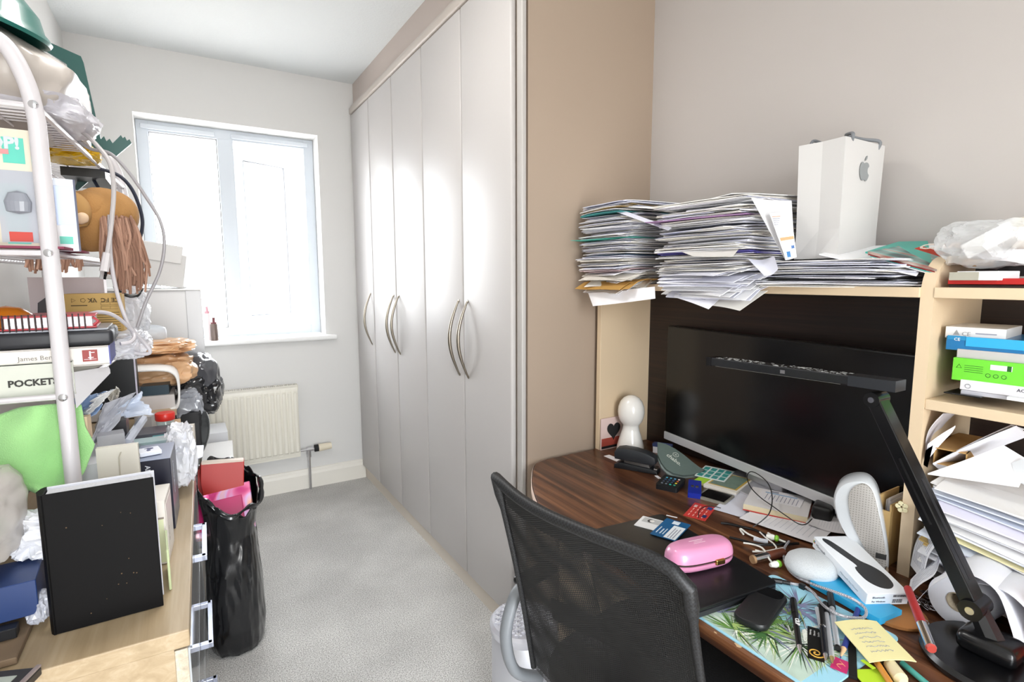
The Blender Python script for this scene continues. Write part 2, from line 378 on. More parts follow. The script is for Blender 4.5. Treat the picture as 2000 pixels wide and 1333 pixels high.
mb.box(-w2-.002, -.06, RZ1-.03, -w2, -.012, RZ1+.004, RADM); mb.box(w2, -.06, RZ1-.03, w2+.002, -.012, RZ1+.004, RADM)
mb.build('top_grille', t)
mb = MB(); vx = w2+.02; mb.tube([(w2-.01, -.035, .245), (vx+.06, -.035, .245)], .008, CHROME); mb.tube([(vx+.03, -.035, .245), (vx+.03, -.035, .2)], .013, CHROME); mb.tube([(vx+.015, -.035, .247), (vx+.055, -.035, .247)], .014, CHROME)
mb.build('valve', t, True)
mb = MB(); mb.tube([(vx+.062, -.035, .247), (vx+.085, -.035, .247)], .021, MATTBLACK, 20); mb.tube([(vx+.085, -.035, .247), (vx+.16, -.035, .249)], [.023, .019], mat('#e6dcc6', .4), 20); mb.build('thermostat_head', t, True)
mb = MB(); mb.tube([(vx+.03, -.035, .2), (vx+.03, -.035, 0)], .008, CHROME); mb.build('pipe', t, True)
# ------------------------------------------------------------------ wardrobe
DOOR = mat('#c2bebc', .4, spec=.4); CARC = mat('#bfb5ad', .35); DOORG = mat('#b3a79b', .5)
t = thing('wardrobe', 'fitted wardrobe of tall plain off-white doors along the right wall', 'wardrobe', (0, 0, 0))
def sidepanel():
    mb = MB(); mb.box(XW+.02, YE, 0, XR, YE+.018, H, mat('#ab9988', .6, var=.02, vs=2)); return mb
sidepanel().build('side_panel', t)
MB().box(XW-.002, YE-.001, 0, XW+.014, YE+.03, H, mat('#bdb9b5', .4), .003).build('end_post', t)
MB().box(XW+.004, YE+.03, .09, XW+.03, YF, 2.215, DOORG).build('carcass_front', t)
MB().box(XW+.003, YE+.02, 0, XW+.02, YF, .09, mat('#ddd3c6', .45)).build('plinth', t)
MB().box(XW+.004, YE+.02, 2.245, XW+.022, YF, H, mat('#b9aca4', .5)).build('infill_panel', t)
mb = MB(); mb.box(XW-.024, YE+.018, 2.223, XW+.02, YF, 2.26, CARC, .008, 3); mb.box(XW-.012, YE+.018, 2.26, XW+.02, YF, 2.275, CARC, .005); mb.build('cornice', t, True)
edges = [1.478, 1.832, 2.208, 2.585, 2.960, 3.312]
hside = [1, 0, 1, 0, 0]     # handle near the far (1) or near (0) edge of each door
for i in range(5):
    a, c = edges[i]+.003, edges[i+1]-.003
    d = MB().box(XW-.018, a, .082, XW+.002, c, 2.218, DOOR, .006, 3).build('door', t, True)
    hy = (c-.035) if hside[i] else (a+.035)
    if i == 4: hy = 3.012
    pts = []
    for k in range(17):
        s = k/16; z = .888+s*(1.175-.888); bow = math.sin(PI*s)
        pts.append((XW-.02-.04*bow, hy+(.0*bow if hside[i] else -.0*bow)*(-1 if i != 4 else -1)*(-1), z))
    rr = [.0035+.0035*math.sin(PI*k/16) for k in range(17)]; 
    mb = MB(); mb.tube(pts, rr, NICKEL, 10)
    for e in (0, 16): mb.tube([(XW-.018, hy, pts[e][2]), pts[e]], .006, NICKEL, 10)
    mb.build('handle', d, True)
# ------------------------------------------------------------------ desk and hutch
DZ = .66
t = thing('desk', 'walnut-topped desk with a curved front corner against the right wall', 'desk', (0, 0, 0))
out = [(.756, 1.085), (.775, 1.14), (.80, 1.195), (.835, 1.26), (.875, 1.32), (.915, 1.373), (.95, 1.405), (1.0, 1.42), (1.445, 1.42), (1.445, -.55), (.735, -.55), (.733, .6), (.733, .8), (.737, .93), (.744, 1.02)]
out = [tuple(p[:2]) for p in spline([(p[0], p[1], 0) for p in out[:8]], 4)]+out[8:]
MB().prism(out, DZ-.026, DZ, WALNUT, .004).build('desktop', t, True)
EDGE = mat('#e8cdbd', .45)
ed = [(p[0]-.0015, p[1], DZ-.013) for p in out[:30]][::-1]
ed = [(p[0]-.001, p[1]+.001, DZ-.013) for p in (out[28:29]+out[:29][::-1]+[(.744, 1.02)])]
mb = MB()
pp = [(p[0], p[1]) for p in out[:29]][::-1]+[(.744, 1.02), (.737, .93), (.733, .86)]
vs = []; fs = []
for i, p in enumerate(pp):
    a = Vector(pp[max(i-1, 0)]); c = Vector(pp[min(i+1, len(pp)-1)]); tt = (c-a).normalized(); nn = Vector((tt.y, -tt.x))
    if nn.x > 0: nn = -nn
    for d, z in ((.0012, DZ-.001), (.003, DZ-.004), (.003, DZ-.023), (.0012, DZ-.0265)): vs.append((p[0]+nn.x*d, p[1]+nn.y*d, z))
for i in range(len(pp)-1):
    for k in range(3): fs.append([i*4+k, (i+1)*4+k, (i+1)*4+k+1, i*4+k+1])
mb.add(vs, fs, EDGE); mb.build('edge_band', t, True)
# chips along the front edge and crumbs
MB().box(.80, .28, 0, 1.43, .30, DZ-.026, BEIGE).build('leg_panel', t); MB().box(1.04, 1.38, 0, 1.43, 1.40, DZ-.026, BEIGE).build('leg_panel', t)
MB().box(1.40, -.5, .12, 1.42, 1.38, DZ-.026, BEIGE).build('modesty_panel', t)
CHIP = mat('#c9a680', .8); rnd = random.Random(5)
mb = MB()
for (px, py, s) in ((1442, 1262, .007), (1473, 1278, .006), (1496, 1292, .003), (1508, 1296, .003), (1537, 1312, .003), (1570, 1326, .007), (1397, 1236, .003)):
    p = Z(px, py, DZ)
    mb.T = Matrix.Translation((p.x, p.y, DZ-.0005)); mb.prism([(s*math.cos(a)*rnd.uniform(.5, 1)*.6, s*math.sin(a)*rnd.uniform(.7, 1.2)) for a in [k*PI/4 for k in range(8)]], 0, .0008, CHIP)
mb.T = Matrix(); mb.build('worn_chip', t)
t = thing('desk_hutch', 'pale beige shelf unit with dark wood back standing on the desk', 'shelf unit', (0, 0, DZ))
HX, HT = 1.208, 1.222-DZ
MB().box(HX, 1.400, 0, 1.462, 1.420, HT, BEIGE, .0015).build('upright', t)
MB().box(1.44, .452, 0, 1.462, 1.400, HT, DARKWOOD).build('back_panel', t)
MB().box(HX-.004, .474, HT, 1.462, 1.420, HT+.02, BEIGE, .0015).build('shelf', t)
# middle upright with a rounded top front corner, seen side-on
def arched(y0, y1, zt):
    pr = [(HX, 0), (HX, zt-.07)]+[(HX+.075*(1-math.cos(R(a))), zt-.07+.07*math.sin(R(a))) for a in range(10, 91, 10)]+[(1.462, zt), (1.462, 0)]
    mb = MB(); n = len(pr); mb.add([(p[0], y0, p[1]) for p in pr]+[(p[0], y1, p[1]) for p in pr], [[i, (i+1) % n, n+(i+1) % n, n+i] for i in range(n)]+[list(range(n))[::-1], list(range(n, 2*n))], BEIGE); return mb
arched(.452, .474, 1.302-DZ).build('upright', t, True)
arched(-.06, -.04, 1.302-DZ).build('upright', t, True)
MB().box(1.44, -.04, 0, 1.462, .452, 1.24-DZ, DARKWOOD).build('back_panel', t)
MB().box(HX-.002, -.04, 1.222-DZ, 1.46, .452, 1.242-DZ, BEIGE, .0015).build('shelf', t)
MB().box(HX+.002, -.04, 1.007-DZ, 1.44, .452, 1.027-DZ, BEIGE, .0015).build('shelf', t)
# ------------------------------------------------------------------ chair
t = thing('office_chair', 'black mesh-backed office chair pulled up to the walnut desk', 'chair', (.5944, .6515, 0), .2145)
# local +x faces the desk
MESHM, nt, b = nodes_mat('chair_mesh')
b.inputs['Base Color'].default_value = lin('#101011'); b.inputs['Roughness'].default_value = .55
uvn = nt.nodes.new('ShaderNodeUVMap'); mp = nt.nodes.new('ShaderNodeMapping'); mp.inputs['Scale'].default_value = (95, 105, 1)
sep = nt.nodes.new('ShaderNodeSeparateXYZ'); nt.links.new(uvn.outputs[0], mp.inputs[0]); nt.links.new(mp.outputs[0], sep.inputs[0])
def mth(op, a, b_=None, v=None):
    n = nt.nodes.new('ShaderNodeMath'); n.operation = op; nt.links.new(a, n.inputs[0])
    if b_ is not None: nt.links.new(b_, n.inputs[1])
    elif v is not None: n.inputs[1].default_value = v
    return n.outputs[0]
fx = mth('FRACT', sep.outputs[0]); fy = mth('FRACT', mth('ADD', sep.outputs[1], mth('MULTIPLY', mth('FLOOR', sep.outputs[0]), v=.5)))
hx = mth('LESS_THAN', mth('ABSOLUTE', mth('SUBTRACT', fx, v=.5)), v=.30); hy_ = mth('LESS_THAN', mth('ABSOLUTE', mth('SUBTRACT', fy, v=.5)), v=.22)
hole = mth('MULTIPLY', hx, hy_); tr = nt.nodes.new('ShaderNodeBsdfTransparent'); ms = nt.nodes.new('ShaderNodeMixShader')
nt.links.new(hole, ms.inputs[0]); nt.links.new(b.outputs[0], ms.inputs[1]); nt.links.new(tr.outputs[0], ms.inputs[2]); nt.links.new(ms.outputs[0], nt.nodes['Material Output'].inputs[0])
wn = nt.nodes.new('ShaderNodeBump'); wn.inputs['Strength'].default_value = .5; wn.inputs['Distance'].default_value = .001
nt.links.new(mth('ABSOLUTE', mth('SUBTRACT', fy, v=.5)), wn.inputs['Height']); nt.links.new(wn.outputs[0], b.inputs['Normal'])
def back(u, v):     # u 0..1 from the near side to the far side, v 0..1 upwards
    s = 2*u-1
    hw = .2093-.018*v**1.6-.012*math.sin(PI*v)
    top = .012*(1 if s > 0 else -1)*abs(s)+.0
    z = .451+v*(.429+(.0209*abs(s)**3 if s > 0 else -.0279*abs(s)**8))
    x = -.1096*v+.0264*abs(s)**2*(1-.35*v)+.035*math.sin(PI*v)*(1-abs(s))
    return Vector((x, s*hw, z))
NU, NV = 36, 40
def sheet(off=0, um=(.0, 1.), vm=(0, 1)):
    mb = MB(); mb.grid(lambda u, v: back(um[0]+u*(um[1]-um[0]), vm[0]+v*(vm[1]-vm[0]))+Vector((off, 0, 0)), NU, NV, MESHM); return mb
o = sheet().build('back_mesh', t, True)
uvl = o.data.uv_layers.new(name='UVMap')
for lp in o.data.loops:
    i = lp.vertex_index; uvl.data[lp.index].uv = ((i//(NV+1))/NU, (i % (NV+1))/NV)
FR = mat('#0e0e10', .35)
o = sheet(.007).build('back_mesh_lining', t, True)
uvl = o.data.uv_layers.new(name='UVMap')
for lp in o.data.loops:
    i = lp.vertex_index; uvl.data[lp.index].uv = ((i//(NV+1))/NU*.93+.3, (i % (NV+1))/NV*1.04)
MESHD, n2_, b2 = nodes_mat('woven_trim'); b2.inputs['Base Color'].default_value = lin('#1a1a1c'); b2.inputs['Roughness'].default_value = .5
tc = n2_.nodes.new('ShaderNodeTexCoord'); vo = n2_.nodes.new('ShaderNodeTexChecker'); vo.inputs['Scale'].default_value = 300; vo.inputs[1].default_value = lin('#0c0c0d'); vo.inputs[2].default_value = lin('#242528')
n2_.links.new(tc.outputs['Object'], vo.inputs['Vector']); n2_.links.new(vo.outputs[0], b2.inputs['Base Color'])
loop = [back(0, v/14) for v in range(15)]+[back(u/16, 1) for u in range(1, 16)]+[back(1, 1-v/14) for v in range(15)]
rr = [.006]*len(loop)
for i in range(len(loop)):
    if 13 <= i <= 31: rr[i] = .010
MB().tube(loop, rr, MESHD, 10).build('back_frame', t, True)
MB().grid(lambda u, v: back(.0+.17*u, v)+Vector((.012, 0, 0)), 6, 20, FR, ).build('side_panel', t, True)
MB().grid(lambda u, v: back(u, .86+.14*v)+Vector((.012, 0, 0)), 20, 6, FR, ).build('top_panel', t, True)
MB().grid(lambda u, v: back(.12+.76*u, .34+.10*v)+Vector((.035+.015*math.sin(PI*u), 0, 0)), 12, 5, FR, .008).build('lumbar_support', t, True)
mb = MB(); mb.tube(spline([(.02, 0, .40), (-.03, 0, .46), (-.05, 0, .56)], 6), .022, FR, 12); mb.build('back_stem', t, True)
mb = MB(); mb.prism(rrect(.03, -.22, .40, .22, .09, 8), .40, .47, mat('#151517', .8, bump=.5, bs=200), .025); mb.build('seat', t, True)
GR = mat('#7b7f84', .45)
for s in (1, -1):
    mb = MB(); P = [(.06, s*.225, .40), (.0, s*.238, .44), (-.02, s*.245, .52), (.0, s*.247, .585), (.03, s*.247, .612), (.10, s*.245, .615)]
    mb.tube(spline(P, 7), .015, GR if s > 0 else FR, 12, flat=.8); mb.build('armrest_bracket', t, True)
    MB().box(.02, s*.247-.022, .612, .125, s*.247+.022, .632, FR, .012, 3).build('armrest_pad', t, True)
MB().tube([(.2, 0, .10), (.2, 0, .42)], .028, FR, 16).build('gas_column', t, True)
for k in range(5):
    a = R(72*k+20); d = Vector((math.cos(a), math.sin(a), 0)); c = Vector((.2, 0, 0))
    MB().tube([c+Vector((0, 0, .12)), c+d*.28+Vector((0, 0, .075))], [.026, .016], FR, 10).build('leg', t, True)
    q = c+d*.28; n_ = Vector((-d.y, d.x, 0))
    MB().tube([q-n_*.02+Vector((0, 0, .027)), q+n_*.02+Vector((0, 0, .027))], .027, FR, 16).build('caster', t, True)
# ------------------------------------------------------------------ pedal bin
p = Z(1023, 1206, .30)
t = thing('pedal_bin', 'silver pedal bin with a star-embossed lid between wardrobe and chair', 'bin', (p.x, p.y, 0))
SILV = mat('#c9cad1', .35, metal=.6)
MB().lathe([(.088, 0), (.092, .004), (.092, .262), (.090, .266)], SILV, 40).build('body', t, True)
mb = MB(); mb.lathe([(.094, .266), (.097, .27), (.097, .288), (.09, .296), (.02, .301), (.0, .301)], mat('#d9dae3', .25, metal=.5), 40)
for i in range(-4, 5):
    for j in range(-4, 5):
        x, y = i*.021+(j % 2)*.0105, j*.0185
        if x*x+y*y < .082**2:
            pts = []
            for k in range(10): a = k*PI/5+.3; rr_ = .0105 if k % 2 == 0 else .004; pts.append((x+rr_*math.cos(a), y+rr_*math.sin(a)))
            hz = .301-.005*((x*x+y*y)/.09**2)*.8
            mb.prism(pts, hz-.001, hz+.0022, mat('#e6e7ee', .3, metal=.3))
mb.build('lid', t, True)
MB().box(-.03, -.125, .01, .03, -.09, .018, CHROME, .003).build('pedal', t)
MB().box(-.012, -.096, .22, .012, -.09, .232, CHROME, .002).build('badge', t)
# silver bag under the desk
p = Z(1440, 1320, .40)
t = thing('silver_bag', 'shiny silver-grey bag hanging under the desk edge beside the chair', 'bag', (.935, .47, .23))
def bagf(u, v):
    a = u*2*PI; pl = 1+.10*math.sin(a*9+3*v)+.06*math.sin(a*17-5*v); w_ = (.55+.5*math.sin(PI*min(1, v*1.0+.05)))
    return (math.cos(a)*.10*pl*w_, math.sin(a)*.13*pl*w_, -.23+v*.44)
SILVC = mat('#b9bcc6', .25, metal=.75)
MB().grid(bagf, 96, 16, SILVC).build('pleated_body', t, True)
MB().tube(spline([(0, -.05, .18), (0, -.02, .26), (0, .05, .27), (0, .08, .18)], 6), .006, SILVC).build('strap', t, True)
# ------------------------------------------------------------------ monitor
A_ = Y(1290, 853, 1.30); 
pa, pb = Vector((1.408, 1.285, .70)), Vector((1.296, .497, .70))
d = (pb-pa); L = d.length; ang = math.atan2(d.y, d.x)
t = thing('monitor', 'large black-screened desktop monitor with a thin silver lower edge', 'monitor', (pa.x, pa.y, pa.z), ang)
# local +x runs to the right along the screen, -y faces the room
MH = .398
MB().box(0, .0, .026, L, .03, MH, mat('#101113', .35), .003).build('case', t)
MB().box(.004, -.0012, .030, L-.004, 0, MH-.004, mat('#07080a', .18, spec=.5)).build('screen', t)
MB().box(0, -.003, 0, L, .03, .027, mat('#d5d6d9', .3, metal=.35), .002).build('lower_bezel', t)
mb = MB(); mb.box(L*.42, .03, -.035, L*.58, .05, .25, SILV, .004); mb.build('stand_neck', t)
MB().box(L*.34, -.06, -.04, L*.66, .11, -.032, SILV, .003).build('stand_foot', t)
# ------------------------------------------------------------------ small things at the far end of the desk
def up_card(name, label, cat, loc, rot, w_, h_, th, m): ...
t = thing('heart_card', 'card with a black heart over a red band leaning at the far end upright', 'card', (1.255, 1.393, DZ), (R(0), 0, 0))
MB().box(-.045, 0, 0, .055, .003, .112, mat('#dcc3bd', .7)).build('sheet', t)
mb = MB(); mb.box(-.041, -.0006, .006, .053, 0, .04, mat('#a84638', .7)); mb.box(-.041, -.0007, .003, .053, -.0001, .012, MATTBLACK); mb.build('red_band', t)
mb = MB(); hp = []
for k in range(28):
    a = 2*PI*k/28; hp.append((.0021*16*math.sin(a)**3*.9, .0021*(13*math.cos(a)-5*math.cos(2*a)-2*math.cos(3*a)-math.cos(4*a))))
mb.T = Matrix.Translation((.012, -.002, .066)) @ Matrix.Rotation(R(90), 4, 'X'); mb.prism(hp, 0, .0015, MATTBLACK); mb.build('black_heart', t)
CER = mat('#e9e6e1', .18, coat=.3)
p = Z(1237, 868, DZ)
MBp = [(.044, 0), (.047, .004), (.046, .02), (.038, .05), (.030, .075), (.027, .092), (.030, .098), (.038, .108), (.0435, .124), (.0455, .142), (.0435, .160), (.037, .177), (.026, .190), (.012, .197), (.0, .1985)]
tag(MB().lathe(MBp, CER, 40).build('ceramic_pawn', loc=(1.295, 1.335, DZ), smooth=True), 'glossy white pawn-shaped figure with a round egg head at the far desk end', 'ornament')
tag(MB().box(-.03, -.012, 0, .03, .012, .022, mat('#e8e9ee', .5)).box(-.032, -.013, .022, .032, .013, .032, mat('#33406c', .5)).build('small_box', loc=(1.375, 1.262, DZ), rot=R(-60)), 'small blue and white box behind the white pawn figure', 'box')
o = crumple((.10, .06, .035), 4, mat('#d8d3cc', .8), .3, 3, 4).build('crumpled_tissue', loc=(1.225, 1.235, DZ+.016), smooth=False); tag(o, 'crumpled off-white tissue between the black phone handset and the pawn figure', 'tissue')
# black handset / stapler shaped thing
p = Z(1232, 915, DZ)
t = thing('stapler', 'big black desk stapler lying beside the grey eye mask', 'stapler', Z(1243, 917, DZ), R(-60)); t.scale = (.78, .78, .95)
DK = mat('#23262a', .45); DK2 = mat('#191b1e', .35)
mb = MB()
pr = [(-.085, .030), (-.088, .052), (-.078, .066), (-.05, .072), (.0, .071), (.05, .064), (.078, .054), (.082, .034), (.07, .026), (.0, .028)]
n = len(pr); 
def side(mb, pr, y0, y1, m, r=.004):
    mb.T = Matrix.Rotation(R(90), 4, 'X'); mb.prism([(a, b_) for a, b_ in pr], -y1, -y0, m, r); mb.T = Matrix()
side(mb, pr, -.026, .026, DK, .007); mb.build('top_arm', t, True)
mb = MB(); side(mb, [(-.085, 0), (-.085, .012), (-.06, .022), (.06, .016), (.088, .010), (.09, 0)], -.028, .028, DK2, .003); mb.build('base', t, True)
mb = MB(); side(mb, [(-.05, .014), (-.045, .032), (.05, .03), (.06, .014)], -.018, .018, mat('#3b3633', .5), .002); mb.build('magazine', t, True)
MB().box(.074, -.02, .012, .086, .02, .017, CHROME, .001).build('anvil', t)
for i, (c4, lab) in enumerate(([((1187, 890), (1197, 888), (1208, 900), (1196, 903)), 'torn white scrap of paper by the black stapler'], [((1282, 930), (1290, 929), (1286, 935), (1282, 935)), 'tiny white scrap beside the remote control'])):
    flat('paper_scrap', lab, 'scrap', c4, DZ, .0006, PAPER)
# grey eye mask / pouch
t = thing('eye_mask', 'grey-green fabric eye mask with white printed emblem leaning under the monitor', 'eye mask', (0, 0, 0))
A0, B0 = Y(1283, 868, 1.165), Z(1375, 925, DZ+.006)
GREEN = mat('#56645f', .75, bump=.2, bs=300)
P0 = [(1284, 866), (1300, 870), (1318, 879), (1335, 891), (1352, 905), (1365, 915), (1376, 920), (1366, 926), (1350, 930), (1333, 931), (1315, 927), (1301, 919), (1291, 906), (1284, 890)]
o3 = Z(1330, 932, DZ+.004); e1 = (Z(1374, 921, DZ+.010)-Y(1284, 880, 1.17)); 
a0 = Y(1284, 878, 1.165); b0 = Z(1376, 922, DZ+.012); c0 = Z(1325, 931, DZ+.006)
nn = (b0-a0).cross(c0-a0).normalized()
if nn.z < 0: nn = -nn
def onp(x, y, lift=0):
    d_ = _ray(x, y); return EYE+d_*((a0-EYE).dot(nn)/d_.dot(nn))+nn*lift
def plate(pts, m, l0, l1, mb=None):
    mb = mb or MB(); n = len(pts); A = [onp(x, y, l0) for x, y in pts]; B = [onp(x, y, l1) for x, y in pts]
    mb.add(A+B, [[i, (i+1) % n, n+(i+1) % n, n+i] for i in range(n)]+[list(range(n)), list(range(n, 2*n))[::-1]], m); return mb
plate(P0, GREEN, 0, .005).build('front_layer', t)
plate([(x+(3 if y > 910 else 1), y+5) for x, y in P0], mat('#7d8885', .6), -.008, -.004).build('back_layer', t)
ex = (onp(1345, 915)-onp(1305, 885)).normalized(); ez = nn; ey = ez.cross(ex)
RM = Matrix((ex, ey, ez)).transposed().to_euler()
PRN = mat('#b9beb4', .7)
lettering('chabo.', .020, PRN, t, onp(1300, 892, .0052), RM, bold=.0004)
mb = MB(); c = onp(1319, 891, .0052)
for k in range(6):
    a1, a2 = k*PI/3, (k+1)*PI/3
    q1 = c+(ex*math.cos(a1)+ey*math.sin(a1))*.0095; q2 = c+(ex*math.cos(a2)+ey*math.sin(a2))*.0095; mb.tube([q1, q2], .0008, PRN, 4)
mb.tube([c-ex*.004, c+ex*.004], .0008, PRN, 4); mb.tube([c-ey*.004, c+ey*.004], .0008, PRN, 4); mb.build('emblem', t)
# remote
t, L, W, sg = flat('remote_control', 'small black remote with coloured buttons in front of the eye mask', 'remote', ((1281, 944), (1302, 926), (1336, 936), (1322, 957)), DZ, .014, mat('#14171b', .4), r=.006)
mb = MB(); cols = [['#4fa6c4', '#4fa6c4', '#5b9fd0', '#e0c9c9'], ['#35507c', '#33507a', '#3c5a90', '#c9622e'], ['#4a5568', '#4a5568', '#3f4f6a', '#d8c33a'], ['#6f7885', '#6f7885', '#33c0b0', '#37a88a']]
for i in range(4):
    for j in range(4):
        x, y = (-.30+.18*(3-i))*L*1.0, (.28-.19*j)*W*-1*sg
        mb.box(x-.003, y-.0028, .014, x+.003, y+.0028, .0155, mat(cols[i][j], .4), .0008)
mb.build('buttons', t)
# sharpener
t, L, W, sg = flat('pencil_sharpener', 'translucent blue double pencil sharpener standing on the desk', 'sharpener', ((1345, 963), (1346, 940), (1369, 937), (1368, 966)), DZ, .014, mat('#1c2f9c', .2), r=.003)
mb = MB()
for s in (-1, 1): mb.box(-.006, s*.006-.004, .014, .007, s*.006+.004, .0152, mat('#6a6a60', .3, metal=.8)); mb.tube([(0, s*.006, .016), (0, s*.006, .0165)], .0016, CHROME)
mb.build('blades', t)
# cards, notes
YG = mat('#a8d438', .7); YEL = mat('#e9e48a', .7)
def rot_flat(n, l, c, px, z, th, m, **k): return flat(n, l, c, px, z, th, m, **k)[0]
rot_flat('sticky_note_pad', 'lime green sticky note pad under the teal patterned card', 'note pad', ((1362, 936), (1378, 928), (1408, 945), (1394, 956)), DZ, .008, YG, side=YEL)
tt = [(.04+.3*i+.14*(j % 2)*0, .05+.24*j, .04+.3*i+.25, .05+.24*j+.18, mat('#3b948f', .5)) for i in range(3) for j in range(4)]
rot_flat('patterned_card', 'card with teal brick pattern lying in front of the monitor edge', 'card', ((1368, 925), (1388, 906), (1425, 925), (1404, 945)), DZ+.010, .002, mat('#d9e2e0', .5), deco=tt)
t, L, W, sg = flat('picture_booklet', 'booklet with a green and brown landscape cover beside the teal card', 'booklet', ((1387, 942), (1420, 920), (1462, 940), (1425, 968)), DZ, .009, mat('#e9e4da', .7), deco=((.12, .06, .98, .94, mat('#c9a84b', .6)), (.16, .10, .94, .88, mat('#6f8478', .6, var=.3, vs=60)), (.5, .1, .94, .4, mat('#8f7650', .6, var=.3, vs=80))))
t, L, W, sg = flat('smartphone', 'black-screened phone with a grey rim beside the picture booklet', 'phone', ((1366, 965), (1390, 952), (1428, 970), (1410, 988)), DZ, .007, mat('#8b887e', .35), r=.006)
MB().box(-L/2+.006, -W/2+.005, .007, L/2-.006, W/2-.005, .0074, GLOSSBLACK).build('screen', t)
REDC = mat('#c43a34', .5)
dd = [(.1+.2*i, .15+.2*j, .1+.2*i+.12, .15+.2*j+.05, mat('#e8a49c', .6)) for i in range(4) for j in range(4)]+[(.15, .75, .32, .92, mat('#23305e', .5)), (.72, .7, .9, .9, mat('#2b3f86', .5)), (.7, .1, .84, .24, mat('#dcb9b4', .5))]
rot_flat('red_card', 'red printed plastic card lying on the bare desk', 'card', ((1338, 1004), (1360, 981), (1396, 993), (1374, 1021)), DZ, .001, REDC, deco=dd)
# wavy papers on the desk
def sheetpaper(name, label, px, z, m, deco=0, amp=.003, seed=1, text=True, group=None):
    c, a, L, W, sg = fit4([Z(x, y, z) for x, y in px]); rr_ = random.Random(seed); ph = rr_.uniform(0, 6)
    mb = MB(); fn = lambda u, v: ((u-.5)*L, (v-.5)*W, .0012+amp*(1+math.sin(u*5+ph)*math.cos(v*4+ph))*.5)
    mb.grid(fn, 14, 14, m, .0006)
    if text:
        for k in range(text if isinstance(text, int) and text > 1 else 9):
            v = .15+.07*k; u1 = rr_.uniform(.5, .85)
            mb.grid(lambda a_, b_: Vector(fn(.12+a_*(u1-.12), v+b_*.006))+Vector((0, 0, .0004)), 8, 1, GREYP)
    return tag(mb.build(name, loc=(c.x, c.y, z), rot=a, smooth=True), label, 'paper', group)
sheetpaper('paper_sheet', 'large white sheet lying under the book in front of the monitor', ((1392, 1001), (1452, 948), (1625, 1012), (1600, 1050)), DZ, PAPERB, seed=1)
sheetpaper('paper_sheet', 'long white sheet reaching to the mouse box from under the book', ((1450, 1020), (1480, 985), (1655, 1020), (1590, 1060)), DZ+.005, PAPER, seed=2)
sheetpaper('paper_sheet', 'crinkled white sheet beside the black power adaptor', ((1575, 1035), (1590, 1008), (1660, 1012), (1650, 1040)), DZ+.010, PAPER, seed=3, amp=.008)
t, L, W, sg = flat('red_book', 'white book with red-edged pages lying on the loose sheets', 'book', ((1452, 988), (1470, 950), (1588, 975), (1576, 1008)), DZ+.007, .016, mat('#e9e6e6', .5), side=mat('#dccfae', .8))
MB().box(-L/2-.0015, -W/2-.0015, 0, L/2, W/2+.0005, .0025, mat('#c2362f', .5)).build('back_cover', t)
c, a, L2, W2, sg = fit4([Z(x, y, DZ+.027) for x, y in ((1480, 970), (1492, 952), (1572, 972), (1562, 992))])
mb = MB().prism([(-L2/2, -W2/2), (L2/2, -W2/2), (L2/2, W2/2), (-L2/2, W2/2)], 0, .001, PAPER)
for k in range(9): mb.quad(-.42*L2, -.4*W2+k*.09*W2, (.1+.02*(k % 3))*L2, -.4*W2+k*.09*W2+.0018, .001, LIGHTINK)
mb.quad(.18*L2, -.35*W2, .26*L2, .4*W2, .001, mat('#8fb3d6', .6)); mb.quad(.3*L2, .1*W2, .44*L2, .3*W2, .001, LIGHTINK)
tag(mb.build('letter', loc=(c.x, c.y, DZ+.0235), rot=a), 'printed letter with a pale blue bar lying on the white book', 'letter')
# cable loop in front of the monitor
def cable(name, label, pts, r, m, n=10, cat='cable'):
    return tag(MB().tube(spline(pts, n), r, m, 8).build(name, smooth=True), label, cat)
z_ = DZ+.012
cable('black_cable', 'thin black looped cable running over the papers to the adaptor', [Z(1470, 1030, DZ+.006), Z(1488, 1018, DZ+.02), Z(1504, 1000, .70), Z(1508, 970, .715), Z(1500, 945, .725), Z(1482, 928, .73), Z(1466, 922, .73), Z(1459, 932, .725), Z(1466, 952, .715), Z(1485, 972, .70), Z(1510, 990, .695), Z(1535, 1008, .69), Z(1560, 1024, .69), Z(1575, 1024, .69), Z(1586, 1014, .69)], .0013, BLACK)
cable('black_cable', 'short curved black wire lying over the red card', [Z(1364, 1012, DZ+.006), Z(1366, 998, DZ+.008), Z(1378, 990, DZ+.01), Z(1395, 990, DZ+.008), Z(1408, 993, DZ+.006)], .0011, BLACK)
cable('black_cable', 'black flat cable half hidden below the white sheets', [Z(1408, 1022, DZ+.003), Z(1425, 1024, DZ+.004), Z(1450, 1030, DZ+.004), Z(1475, 1036, DZ+.004), Z(1500, 1048, DZ+.004), Z(1540, 1060, DZ+.004)], .003, BLACK)
cable('black_cable', 'black cable running from under the pink case to the round speaker', [Z(1425, 1050, DZ+.004), Z(1450, 1056, DZ+.004), Z(1480, 1064, DZ+.004), Z(1520, 1064, DZ+.004), Z(1560, 1062, DZ+.004)], .0028, BLACK)
p = Z(1603, 1008, DZ+.02)
t = thing('power_adaptor', 'black mains plug adaptor lying at the foot of the monitor', 'adaptor', (p.x+.01, p.y, DZ+.0135), R(20))
MB().box(-.028, -.022, 0, .028, .022, .035, BLACK, .008, 3).build('body', t, True); MB().box(.028, -.006, .012, .045, .006, .018, BLACK, .002).build('prong', t)
